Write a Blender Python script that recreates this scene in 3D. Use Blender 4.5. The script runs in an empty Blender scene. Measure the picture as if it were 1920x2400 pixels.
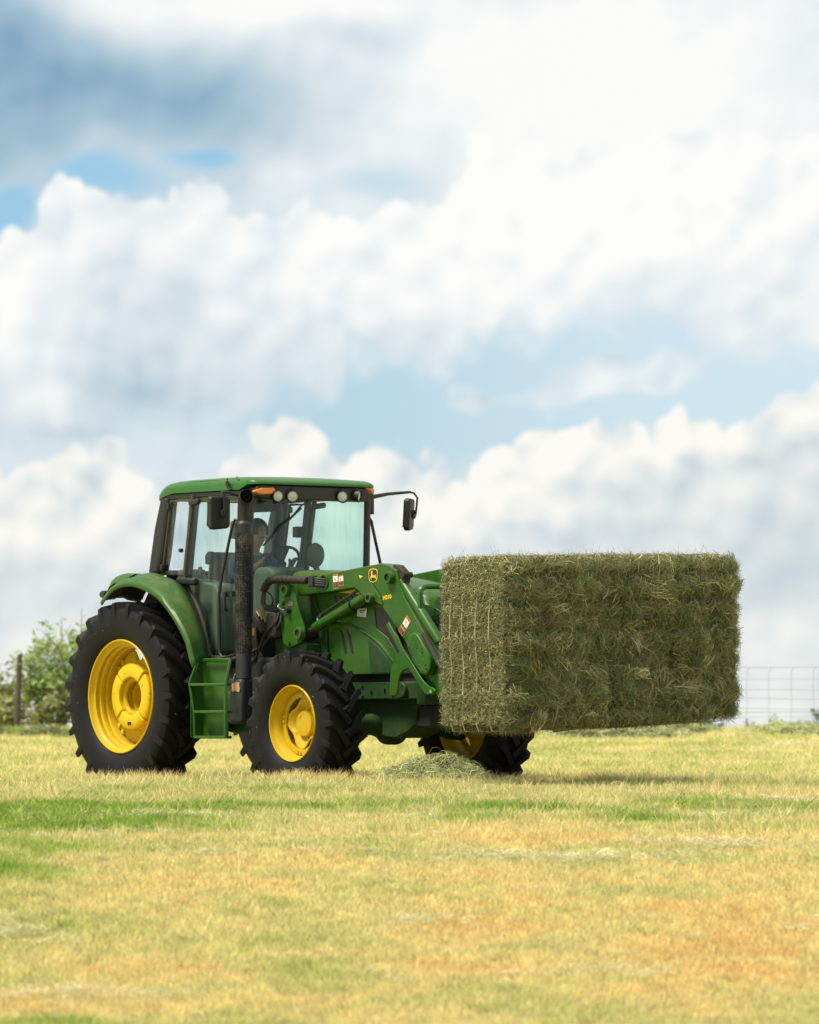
import bpy, bmesh, math, random
import numpy as np
from mathutils import Vector, Matrix
random.seed(7); rng = np.random.default_rng(11)
PI = math.pi; rad = math.radians
SC = bpy.context.scene; COL = SC.collection

# ------------------------------------------------------------------ camera, sky, sun, exposure
EYE = 0.552
cam = bpy.data.cameras.new('camera'); cam_o = bpy.data.objects.new('camera', cam); COL.objects.link(cam_o)
cam_o.location = (0, 0, EYE); cam_o.rotation_euler = (PI/2, 0, 0)
cam.sensor_fit = 'VERTICAL'; cam.sensor_height = 30.0; cam.sensor_width = 24.0; cam.lens = 159.6
cam.shift_y = (1708-1200)/2400.0
cam.clip_start = 0.5; cam.clip_end = 6000
cam.dof.use_dof = True; cam.dof.focus_distance = 46.8; cam.dof.aperture_fstop = 2.3; cam.dof.aperture_blades = 9
SC.camera = cam_o

SUN_EL = 60.0; SUN_DIR = Vector((-0.86, -0.42, 0)).normalized() * math.cos(rad(SUN_EL)); SUN_DIR.z = math.sin(rad(SUN_EL))
sun = bpy.data.lights.new('sun', 'SUN'); sun.energy = 5.0; sun.angle = rad(18); sun.color = (1.0, 0.94, 0.80)
sun_o = bpy.data.objects.new('sun', sun); COL.objects.link(sun_o)
sun_o.rotation_euler = SUN_DIR.to_track_quat('Z', 'Y').to_euler(); sun_o.location = (-20, -10, 40)

SC.view_settings.view_transform = 'Standard'; SC.view_settings.look = 'None'
SC.view_settings.exposure = 0.13; SC.view_settings.gamma = 1.0
try: SC.view_settings.use_curve_mapping = False
except Exception: pass

class NT:
    """small helper to write node trees"""
    def __init__(s, tree): s.t = tree; s.n = tree.nodes; s.l = tree.links
    def new(s, typ, **kw):
        n = s.n.new(typ)
        for k, v in kw.items(): setattr(n, k, v)
        return n
    def put(s, sock, v):
        if v is None: return
        if isinstance(v, bpy.types.NodeSocket): s.l.new(v, sock)
        else: sock.default_value = v
    def math(s, op, a, b=None, c=None, clamp=False):
        n = s.new('ShaderNodeMath', operation=op, use_clamp=clamp)
        s.put(n.inputs[0], a); s.put(n.inputs[1], b); s.put(n.inputs[2], c)
        return n.outputs[0]
    def vec(s, op, a, b=None, c=None):
        n = s.new('ShaderNodeVectorMath', operation=op)
        s.put(n.inputs[0], a); s.put(n.inputs[1], b); s.put(n.inputs[2], c)
        return n.outputs['Value'] if op in ('DOT_PRODUCT', 'LENGTH', 'DISTANCE') else n.outputs['Vector']
    def comb(s, x, y, z=0.0):
        n = s.new('ShaderNodeCombineXYZ'); s.put(n.inputs[0], x); s.put(n.inputs[1], y); s.put(n.inputs[2], z); return n.outputs[0]
    def noise(s, vec, scale, detail=3, rough=0.5, dims='3D', lac=2.0, color=False, dist=0.0):
        n = s.new('ShaderNodeTexNoise', noise_dimensions=dims)
        s.put(n.inputs['Vector'], vec); n.inputs['Scale'].default_value = scale; n.inputs['Detail'].default_value = detail
        n.inputs['Roughness'].default_value = rough; n.inputs['Lacunarity'].default_value = lac; n.inputs['Distortion'].default_value = dist
        return n.outputs['Color'] if color else n.outputs['Fac']
    def smooth(s, v, lo, hi, a=0.0, b=1.0):
        n = s.new('ShaderNodeMapRange', interpolation_type='SMOOTHSTEP')
        s.put(n.inputs['Value'], v); s.put(n.inputs['From Min'], lo); s.put(n.inputs['From Max'], hi)
        s.put(n.inputs['To Min'], a); s.put(n.inputs['To Max'], b); return n.outputs[0]
    def ramp(s, fac, stops):
        n = s.new('ShaderNodeValToRGB'); e = n.color_ramp.elements
        while len(e) < len(stops): e.new(0.5)
        for el, (p, c) in zip(e, stops): el.position = p; el.color = (c[0], c[1], c[2], 1)
        s.put(n.inputs[0], fac); return n.outputs[0]
    def mix(s, fac, a, b, blend='MIX'):
        n = s.new('ShaderNodeMix', data_type='RGBA', blend_type=blend)
        s.put(n.inputs[0], fac)
        for i, v in ((6, a), (7, b)):
            if isinstance(v, tuple): v = (v[0], v[1], v[2], 1)
            s.put(n.inputs[i], v)
        return n.outputs[2]
    def curve(s, v, pts):
        n = s.new('ShaderNodeFloatCurve'); c = n.mapping.curves[0]
        n.mapping.extend = 'HORIZONTAL'
        while len(c.points) < len(pts): c.points.new(0.5, 0.5)
        for p, (x, y) in zip(c.points, pts): p.location = (x, y); p.handle_type = 'AUTO'
        n.mapping.update(); s.put(n.inputs['Value'], v); return n.outputs[0]

def srgb(r, g, b):
    f = lambda c: (c/255.0)/12.92 if c/255.0 <= .04045 else ((c/255.0+.055)/1.055)**2.4
    return (f(r), f(g), f(b))

world = bpy.data.worlds.new('World'); SC.world = world; world.use_nodes = True
def build_sky():
    w = NT(world.node_tree); w.n.clear()
    out = w.new('ShaderNodeOutputWorld')
    tc = w.new('ShaderNodeTexCoord'); sep = w.new('ShaderNodeSeparateXYZ'); w.l.new(tc.outputs['Generated'], sep.inputs[0])
    sky = w.new('ShaderNodeTexSky', sky_type='NISHITA'); sky.sun_disc = False
    sky.sun_elevation = rad(SUN_EL); sky.sun_rotation = math.atan2(SUN_DIR.x, SUN_DIR.y)
    sky.altitude = 100; sky.air_density = 1.0; sky.dust_density = 0.6; sky.ozone_density = 2.0
    # direction -> azimuth / elevation, in units of 1/12.768 rad
    K = 12.768
    az = w.math('ARCTAN2', sep.outputs[0], sep.outputs[1])
    el = w.math('ARCSINE', sep.outputs[2])
    U = w.math('MULTIPLY', az, K); V = w.math('MULTIPLY', el, K)
    P = w.comb(U, V, 0.0)
    def skyn(p, scale, detail=3, rough=.5, color=False):            # noise cut along a tilted plane, free of any grid direction
        r = w.new('ShaderNodeVectorRotate', rotation_type='EULER_XYZ'); w.put(r.inputs['Vector'], p); r.inputs['Rotation'].default_value = (.61, -.47, .73)
        return w.noise(r.outputs[0], scale, detail, rough, '3D', color=color)
    # turbulent outline of the clouds: two octaves of domain warp
    wa = w.vec('SUBTRACT', skyn(P, 3.2, 3, 0.5, color=True), (0.5, 0.5, 0.5))
    P1 = w.vec('MULTIPLY_ADD', wa, (0.11, 0.11, 0), P)
    P1s = w.vec('MULTIPLY_ADD', w.vec('SUBTRACT', skyn(P, 2.6, 1.2, 0.45, color=True), (0.5, 0.5, 0.5)), (0.20, 0.13, 0), P)   # broad drift only
    wb = w.vec('SUBTRACT', skyn(P, 12.0, 4, 0.6, color=True), (0.5, 0.5, 0.5))
    P2 = w.vec('MULTIPLY_ADD', wb, (0.034, 0.038, 0), P1)
    s2 = w.new('ShaderNodeSeparateXYZ'); w.l.new(P2, s2.inputs[0]); U2, V2 = s2.outputs[0], s2.outputs[1]
    X2 = w.math('MULTIPLY_ADD', U2, 0.4, 0.5)                      # -1.25..1.25 -> 0..1
    def edge(pts):                                                # cloud outline: height as a function of azimuth
        return w.math('MULTIPLY', w.curve(X2, [((x-960)/1000*0.4+0.5, (1708-y)/1000/2.2) for x, y in pts]), 2.2)
    def billow(p):                                                # cauliflower heads of two sizes
        r = w.new('ShaderNodeVectorRotate', rotation_type='Z_AXIS'); w.put(r.inputs['Vector'], p); r.inputs['Angle'].default_value = .65; p = r.outputs[0]
        def vor(sc, sm):
            n = w.new('ShaderNodeTexVoronoi', voronoi_dimensions='2D', feature='SMOOTH_F1'); w.put(n.inputs['Vector'], p)
            n.inputs['Scale'].default_value = sc; n.inputs['Smoothness'].default_value = sm; return n.outputs['Distance']
        return vor
    def heads(p, a1, b1, a2, b2, k):
        return w.math('MULTIPLY_ADD', billow(p)(a1, .38), -b1, w.math('MULTIPLY_ADD', billow(p)(a2, .38), -b2, k))
    L_ = (-0.030, 0.045, 0)
    relief = w.math('SUBTRACT', heads(P2, 4.2, .55, 11.0, .38, .8), heads(w.vec('ADD', P2, L_), 4.2, .55, 11.0, .38, .8))   # bright on the side towards the sun
    fine = skyn(P1s, 2.2, 4, 0.5); mid = skyn(P1s, 4.5, 5, .55)
    puff = w.math('MULTIPLY', heads(P2, 8.0, .62, 20.0, .30, .40), .16)
    def blobs(lst, start):
        acc = start
        for (x, y, rx, ry, a) in lst:
            q = w.vec('MULTIPLY_ADD', P1s, (1000/rx, 1000/ry, 0), (-(x-960)/rx, -(1708-y)/ry, 0))
            g = w.math('POWER', 2.71828, w.math('MULTIPLY', w.vec('DOT_PRODUCT', q, q), -1.0))
            acc = w.math('MULTIPLY_ADD', g, a, acc)
        return acc
    tones = [(0.0, srgb(124, 162, 192)), (0.28, srgb(168, 196, 213)), (0.5, srgb(202, 217, 226)), (0.72, srgb(228, 236, 240)), (1.0, srgb(254, 254, 252))]
    # --- lowest bank of cumulus
    T1 = edge([(-300,1066),(0,1082),(90,1068),(170,1062),(235,1050),(290,1040),(335,1055),(370,1085),(430,1108),(490,1112),(530,1085),(570,1060),(615,1020),(680,1006),(730,1018),(770,1044),(820,1060),(880,1042),(960,1048),(1020,1080),(1070,1106),(1105,1088),(1160,1050),(1230,1018),(1280,1006),(1320,1024),(1380,990),(1450,984),(1540,1000),(1580,970),(1625,980),(1680,1005),(1738,1022),(1780,960),(1830,925),(1880,905),(1930,880),(2200,850)])
    d1 = w.math('ADD', w.math('SUBTRACT', T1, V2), puff)
    M1 = w.smooth(d1, -0.006, 0.020)
    T1s = edge([(-300,1075),(0,1070),(290,1050),(450,1085),(660,1020),(850,1050),(1060,1080),(1290,1015),(1560,985),(1700,995),(1920,890),(2200,860)])
    d1 = w.math('ADD', w.math('SUBTRACT', T1s, V2), w.math('MULTIPLY', w.math('SUBTRACT', fine, .5), .35))
    s1 = w.math('MULTIPLY_ADD', relief, w.smooth(d1, 0.0, 0.40, 1.1, .30), w.smooth(d1, 0.03, 0.40, 0.86, 0.63))
    s1 = w.math('MULTIPLY_ADD', w.math('SUBTRACT', mid, 0.5), 0.34, s1)
    s1 = blobs([(960,1690,2500,150,.14),(1800,1480,150,90,.18),(1870,1340,150,70,-.08),(1300,1100,300,60,.1),(100,1200,160,90,.16),(250,1430,250,90,-.06),(60,1500,80,60,.2),(1500,1250,200,60,-.06)], s1)
    # --- middle mass
    T2 = edge([(-300,560),(0,562),(55,545),(72,482),(100,446),(150,430),(200,440),(255,470),(300,456),(350,436),(430,438),(520,460),(600,484),(650,505),(760,498),(860,492),(960,476),(1040,442),(1080,400),(1120,345),(1250,335),(1500,320),(1750,330),(2200,300)])
    B2 = edge([(-300,1050),(0,1068),(200,1066),(340,1010),(420,1020),(560,985),(620,950),(700,925),(800,905),(835,862),(900,858),(1000,880),(1100,848),(1200,815),(1350,795),(1420,762),(1500,758),(1600,800),(1700,846),(1800,862),(1920,905),(2200,930)])
    d2 = w.math('ADD', w.math('SUBTRACT', T2, V2), puff); e2 = w.math('SUBTRACT', V2, B2)
    M2 = w.math('MULTIPLY', w.smooth(d2, -0.008, 0.022), w.smooth(w.math('ADD', e2, puff), -0.05, 0.09))
    T2s = edge([(-300,555),(0,540),(150,450),(400,450),(700,490),(950,480),(1100,390),(1300,335),(2200,300)])
    d2 = w.math('ADD', w.math('SUBTRACT', T2s, V2), w.math('MULTIPLY', w.math('SUBTRACT', fine, .5), .3))
    s2v = w.math('MULTIPLY_ADD', relief, w.smooth(d2, 0.0, 0.4, .62, .42), w.smooth(d2, 0.02, 0.5, 0.90, 0.74))
    s2v = w.math('MULTIPLY_ADD', w.math('SUBTRACT', mid, 0.5), 0.20, s2v)
    s2v = blobs([(330,960,320,90,-.22),(480,820,170,150,-.13),(250,770,170,120,-.10),(430,640,200,60,-.10),(130,1030,240,55,-.20),(40,700,90,200,.12),(110,930,90,60,.24),(560,700,60,60,.16),(620,900,120,50,-.10),(1500,560,420,230,.16),(1100,640,230,120,.1),(1050,830,300,50,-.12),(1600,680,200,60,-.08),(1350,480,420,120,.12),(330,620,300,60,-.05)], s2v)
    # --- small separate puffs in the blue gap
    m = blobs([(1112,932,52,42,1.1),(1250,930,110,32,.8),(1330,885,55,58,1.2),(1410,868,42,50,1.1),(1525,868,55,58,1.25),(1470,910,80,34,.8),(1625,868,58,36,.8),(760,880,70,42,.9),(700,915,70,30,.6)], 0.0)
    M4 = w.math('MULTIPLY', w.smooth(w.math('MULTIPLY_ADD', puff, 5.0, m), 0.30, 0.95), 0.78)
    s4 = w.math('MULTIPLY_ADD', relief, 1.0, 0.76)
    # --- high veil: everything above, thins to blue in a few places
    cov = w.math('MULTIPLY_ADD', w.math('SUBTRACT', skyn(P1s, 1.1, 4, 0.5), 0.5), 1.1, 0.66)
    cov = blobs([(260,420,120,55,-.75),(480,362,90,26,-.7),(20,510,80,60,-.9),(900,420,140,60,-.35),(1150,490,60,70,-.3),(90,290,300,130,.6),(1500,200,600,400,.6),(500,250,260,90,.5),(400,60,380,90,.6),(0,60,300,120,.7),(700,330,130,70,.3),(1500,880,600,110,-1.2),(1000,950,400,100,-1.2)], cov)
    M3 = w.smooth(cov, 0.12, 0.75)
    s3 = w.math('MULTIPLY_ADD', relief, 0.22, 0.69)
    s3 = w.math('MULTIPLY_ADD', w.math('SUBTRACT', skyn(P1s, 2.6, 4, .5), 0.5), 0.42, s3)
    s3 = blobs([(40,340,320,160,-.40),(340,220,320,110,-.30),(650,300,240,130,-.16),(0,110,200,120,-.30),(100,200,300,90,-.10),(330,30,190,75,.36),(560,40,140,50,.30),(700,10,120,50,.3),(30,20,120,110,-.25),(480,260,300,120,-.12),(880,30,100,40,.2),(1450,250,500,330,.42),(1100,180,260,130,.14),(680,400,70,60,.2),(820,90,120,40,-.12)], s3)
    M3 = w.math('MULTIPLY', M3, 0.97)
    def tone(s): return w.ramp(s, tones)
    c = w.mix(M4, tone(s3), tone(s4))
    mask = w.math('MAXIMUM', M3, M4)
    c = w.mix(M2, c, tone(s2v)); mask = w.math('MAXIMUM', mask, M2)
    c1 = w.mix(0.8, tone(s1), w.mix(1.0, tone(s1), srgb(255, 252, 247), 'MULTIPLY'))
    c = w.mix(M1, c, c1); mask = w.math('MAXIMUM', mask, M1)
    bg_c = w.new('ShaderNodeBackground'); w.l.new(c, bg_c.inputs[0]); bg_c.inputs[1].default_value = 0.905
    # the gaps: Nishita blue under a thin veil of high cirrus
    bg_sky = w.new('ShaderNodeBackground'); bg_sky.inputs[1].default_value = 0.107
    E = lambda c_: tuple(v/.115 for v in c_)
    veil = w.mix(w.smooth(U, -.35, .75), E(srgb(180, 213, 231)), E(srgb(209, 231, 243)))
    veil = w.mix(blobs([(210,425,260,90,.95),(480,362,110,40,.8),(20,520,90,70,1.0)], 0.0), veil, E(srgb(150, 201, 231)))
    w.l.new(w.mix(.82, sky.outputs[0], veil), bg_sky.inputs[0])
    mixs = w.new('ShaderNodeMixShader'); w.put(mixs.inputs[0], mask)
    w.l.new(bg_sky.outputs[0], mixs.inputs[1]); w.l.new(bg_c.outputs[0], mixs.inputs[2])
    w.l.new(mixs.outputs[0], out.inputs[0])
build_sky()
world.cycles.sampling_method = 'MANUAL'; world.cycles.sample_map_resolution = 512

# ------------------------------------------------------------------ materials
def principled(name):
    m = bpy.data.materials.new(name); m.use_nodes = True
    t = NT(m.node_tree); t.n.clear()
    o = t.new('ShaderNodeOutputMaterial'); b = t.new('ShaderNodeBsdfPrincipled'); t.l.new(b.outputs[0], o.inputs[0])
    return m, t, b
def plain(name, col, rough=.5, metal=0.0, var=.15, scale=30, spec=.5, bump=0.0, coat=0.0):
    m, t, b = principled(name)
    tc = t.new('ShaderNodeTexCoord')
    n = t.noise(tc.outputs['Object'], scale, 4, .6)
    lo = tuple(c*(1-var) for c in col); hi = tuple(min(1, c*(1+var)) for c in col)
    t.put(b.inputs['Base Color'], t.mix(n, lo, hi))
    t.put(b.inputs['Roughness'], t.math('MULTIPLY_ADD', n, .2, rough-.1)); b.inputs['Metallic'].default_value = metal
    b.inputs['Specular IOR Level'].default_value = spec; b.inputs['Coat Weight'].default_value = coat; b.inputs['Coat Roughness'].default_value = .15
    if bump:
        bp = t.new('ShaderNodeBump'); bp.inputs['Strength'].default_value = bump; bp.inputs['Distance'].default_value = .004
        t.put(bp.inputs['Height'], t.noise(tc.outputs['Object'], scale*4, 4, .6)); t.l.new(bp.outputs[0], b.inputs['Normal'])
    return m
def painted(name, col, dust=(.17,.145,.08), amount=.35, rough=.33, chips=None, up=.6, coat=.08):
    """used enamel: hay dust lying on it in blotches (more on faces that look up), pale flecks, optional chips"""
    m, t, b = principled(name)
    tc = t.new('ShaderNodeTexCoord'); geo = t.new('ShaderNodeNewGeometry')
    O = tc.outputs['Object']
    big = t.noise(O, 3.0, 5, .65); mid = t.noise(O, 22, 4, .65); speck = t.noise(O, 170, 2, .6)
    sp = t.new('ShaderNodeSeparateXYZ'); t.l.new(geo.outputs['Normal'], sp.inputs[0])
    upf = t.smooth(sp.outputs[2], .1, 1.0, 0.0, up)
    d = t.math('MULTIPLY', t.smooth(t.math('MULTIPLY_ADD', mid, .55, t.math('MULTIPLY', big, .6)), .42, .85), t.math('ADD', upf, amount))
    base = t.mix(big, tuple(c*.82 for c in col), tuple(min(1, c*1.14) for c in col))
    c = t.mix(t.math('MINIMUM', d, .8), base, dust)
    c = t.mix(t.smooth(speck, .69, .76, 0, .45), c, tuple(x*1.8 for x in dust))
    if chips:
        ch = t.smooth(t.math('MULTIPLY_ADD', t.noise(O, 45, 3, .7), .6, t.math('MULTIPLY', t.noise(O, 9, 2, .5), .5)), .665, .69)
        c = t.mix(ch, c, chips)
    t.put(b.inputs['Base Color'], c)
    t.put(b.inputs['Roughness'], t.math('MULTIPLY_ADD', d, .4, rough)); b.inputs['Coat Weight'].default_value = coat; b.inputs['Coat Roughness'].default_value = .2; b.inputs['Specular IOR Level'].default_value = .22
    return m
GREEN = (.0175, .092, .0035)
M = {}
M['green'] = painted('green_paint', GREEN, amount=.22, up=.45)
M['green_dusty'] = painted('dusty_green_paint', (.022, .100, .006), dust=(.16,.14,.075), amount=.26, up=.5, rough=.42)
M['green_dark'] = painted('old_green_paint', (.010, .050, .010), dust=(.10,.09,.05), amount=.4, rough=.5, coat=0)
M['green_roof'] = painted('roof_green_plastic', (.030, .125, .018), amount=.12, up=.25, rough=.3)
M['yellow'] = painted('yellow_paint', (.60, .39, .006), dust=(.20,.14,.05), amount=.30, rough=.38, up=.2)
M['yellow_chip'] = painted('chipped_yellow_paint', (.68, .455, .006), dust=(.4,.28,.08), amount=.1, rough=.38, up=.2, chips=(.03,.022,.015))
M['stripe'] = plain('yellow_stripe', (.72,.46,.01), .4, var=.08)
M['rubber'] = None
def rubber():
    m, t, b = principled('tyre_rubber'); tc = t.new('ShaderNodeTexCoord'); O = tc.outputs['Object']
    n = t.noise(O, 14, 5, .65); f = t.noise(O, 90, 3, .6)
    c = t.mix(n, (.0035,.0035,.0038), (.0085,.0082,.0080))
    c = t.mix(t.smooth(f, .62, .8, 0, .25), c, (.035,.032,.026))
    t.put(b.inputs['Base Color'], c); b.inputs['Roughness'].default_value = .62; b.inputs['Specular IOR Level'].default_value = .22
    bp = t.new('ShaderNodeBump'); bp.inputs['Strength'].default_value = .25; bp.inputs['Distance'].default_value = .004
    t.put(bp.inputs['Height'], t.noise(O, 60, 4, .6)); t.l.new(bp.outputs[0], b.inputs['Normal']); return m
M['rubber'] = rubber()
M['black'] = plain('black_plastic', (.012,.012,.0125), .5, var=.3, bump=.15)
M['black_trim'] = plain('worn_black_trim', (.020,.019,.017), .48, var=.35, scale=12)
M['seal'] = plain('brown_dusty_rubber_seal', (.050,.042,.030), .6, var=.3)
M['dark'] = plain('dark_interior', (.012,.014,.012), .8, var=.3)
M['grey_plastic'] = plain('grey_interior_plastic', (.10,.105,.085), .7, var=.15)
M['seat_cloth'] = plain('seat_cloth', (.025,.03,.024), .9, var=.3)
M['steel'] = plain('bright_steel', (.55,.54,.50), .28, 1.0, var=.1)
M['rust'] = plain('rusty_pipe', (.030,.021,.013), .7, .3, var=.55, scale=18, bump=.3)
M['grease'] = plain('greasy_dirt', (.030,.020,.013), .75, var=.4, scale=25, bump=.5)
M['hose'] = plain('hydraulic_hose', (.020,.017,.014), .5, var=.4, scale=40)
M['brass'] = plain('dull_brass', (.22,.17,.08), .4, .8)
M['amber'] = plain('amber_lens', (.90,.23,.002), .18, var=.25, scale=60, coat=.6)
M['red'] = plain('red_lens', (.40,.012,.02), .2, var=.2, coat=.5)
M['lens'] = plain('lamp_lens', (.62,.63,.52), .12, var=.2, scale=120, coat=.7)
M['white'] = plain('white_label', (.72,.72,.68), .5, var=.06)
M['orange'] = plain('orange_label', (.62,.19,.02), .5, var=.08)
M['print'] = plain('black_print', (.02,.02,.02), .5, var=.1)
M['grey_print'] = plain('grey_print', (.20,.20,.20), .5, var=.2)
M['blue_print'] = plain('blue_print', (.06,.16,.36), .5, var=.1)
M['badge_yellow'] = plain('badge_yellow', (.80,.52,.01), .35, var=.03)
M['tan'] = plain('peeled_tan_sticker', (.42,.25,.12), .6, var=.15, scale=40)
M['tank'] = plain('faded_black_tank', (.022,.023,.025), .55, var=.5, scale=9, bump=.2)
M['skin'] = plain('skin', (.36,.19,.12), .55, var=.1)
M['hair'] = plain('dark_hair', (.015,.012,.010), .6, var=.2)
M['shirt'] = plain('blue_shirt', (.035,.075,.16), .85, var=.15)
M['trousers'] = plain('denim', (.03,.04,.07), .85, var=.2)
M['wood'] = plain('weathered_post', (.085,.062,.045), .85, var=.5, scale=9, bump=.6)
M['wire'] = plain('galvanised_wire', (.36,.38,.38), .5, .6, var=.2)
M['bark'] = plain('shrub_bark', (.19,.155,.11), .9, var=.3)
M['twine'] = plain('blue_twine', (.03,.15,.26), .7, var=.2)
M['strap'] = plain('pale_strap', (.42,.40,.28), .5, var=.15)
def slotted():
    m, t, b = principled('heat_shield_steel'); tc = t.new('ShaderNodeTexCoord'); O = tc.outputs['Object']
    n = t.noise(O, 7, 4, .6); n2 = t.noise(O, 60, 3, .6)
    sp = t.new('ShaderNodeSeparateXYZ'); t.l.new(O, sp.inputs[0])
    low = t.smooth(sp.outputs[2], 1.75, 1.25, .1, .9)
    c = t.mix(t.math('MULTIPLY', t.smooth(t.math('MULTIPLY_ADD', n2, .5, t.math('MULTIPLY', n, .5)), .44, .62), low), (.008,.0075,.0075), (.10,.088,.065))
    t.put(b.inputs['Base Color'], c); b.inputs['Roughness'].default_value = .6; b.inputs['Metallic'].default_value = .25
    return m
M['shield'] = slotted()
def glass(name, tint, refl=.7):
    m = bpy.data.materials.new(name); m.use_nodes = True; t = NT(m.node_tree); t.n.clear()
    o = t.new('ShaderNodeOutputMaterial'); tr = t.new('ShaderNodeBsdfTransparent'); gl = t.new('ShaderNodeBsdfGlossy'); df = t.new('ShaderNodeBsdfDiffuse')
    tc = t.new('ShaderNodeTexCoord'); O = tc.outputs['Object']
    st = t.noise(t.vec('MULTIPLY', O, (9, 9, 1.0)), 1.6, 4, .6)      # wiped, dusty streaks
    tr.inputs[0].default_value = (*tint, 1); gl.inputs['Roughness'].default_value = .03
    df.inputs[0].default_value = (.42, .44, .30, 1)
    geo = t.new('ShaderNodeNewGeometry'); cs = t.math('ABSOLUTE', t.vec('DOT_PRODUCT', geo.outputs['Incoming'], geo.outputs['Normal']))
    fr = t.math('MULTIPLY_ADD', t.math('POWER', t.math('SUBTRACT', 1.0, cs), 5.0), .96, .04)
    a = t.new('ShaderNodeMixShader'); t.put(a.inputs[0], t.smooth(st, .47, .75, .003, .085)); t.l.new(tr.outputs[0], a.inputs[1]); t.l.new(df.outputs[0], a.inputs[2])
    b = t.new('ShaderNodeMixShader'); t.put(b.inputs[0], t.math('MULTIPLY', fr, refl)); t.l.new(a.outputs[0], b.inputs[1]); t.l.new(gl.outputs[0], b.inputs[2])
    t.l.new(b.outputs[0], o.inputs[0]); return m
M['glass'] = glass('tinted_cab_glass', (.90, .99, .955))
M['glass_clear'] = glass('rear_cab_glass', (.92, .955, .975))
M['bore'] = plain('bore_black', (.003,.003,.003), 1.0, spec=.02)  # plain black on the pipe bore and the disc across its mouth
def attr_material(name, attr, rough=.7, instancer=False, stops=None, trans=.25, rand=.25, spec=.2):
    m = bpy.data.materials.new(name); m.use_nodes = True; t = NT(m.node_tree); t.n.clear()
    o = t.new('ShaderNodeOutputMaterial'); b = t.new('ShaderNodeBsdfPrincipled')
    a = t.new('ShaderNodeAttribute', attribute_name=attr, attribute_type='INSTANCER' if instancer else 'GEOMETRY')
    if stops:
        c = t.ramp(a.outputs['Fac'], stops)
    else: c = a.outputs['Color']
    if instancer:
        bl = t.new('ShaderNodeAttribute', attribute_name='bl'); oi = t.new('ShaderNodeObjectInfo')
        v = t.math('ADD', t.math('MULTIPLY_ADD', bl.outputs['Fac'], rand*2, 1-rand), t.math('MULTIPLY_ADD', oi.outputs['Random'], rand, -rand*.5))
        c = t.mix(1.0, c, t.comb(v, v, v), 'MULTIPLY')
    t.put(b.inputs['Base Color'], c); b.inputs['Roughness'].default_value = rough; b.inputs['Specular IOR Level'].default_value = spec
    tl = t.new('ShaderNodeBsdfTranslucent'); t.put(tl.inputs[0], c)
    x = t.new('ShaderNodeMixShader'); x.inputs[0].default_value = trans
    t.l.new(b.outputs[0], x.inputs[1]); t.l.new(tl.outputs[0], x.inputs[2]); t.l.new(x.outputs[0], o.inputs[0]); return m
M['hay'] = attr_material('hay_strands', 'col', .75, trans=.18)
M['leaf'] = attr_material('shrub_leaves', 'col', .6, trans=.35)
GRASS_STOPS = [(0.0, (.75,.54,.22)), (.16, (.83,.68,.31)), (.34, (.78,.70,.34)), (.46, (.66,.62,.27)), (.58, (.54,.56,.18)), (.78, (.41,.50,.09)), (1.0, (.26,.40,.05))]
M['grass'] = attr_material('grass_blades', 'green', .65, True, GRASS_STOPS, .35, .38)
M['litter'] = attr_material('cut_hay_litter', 'green', .7, True, [(0.0, (.74,.66,.40)), (1.0, (.56,.56,.32))], .2, .25)

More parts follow.
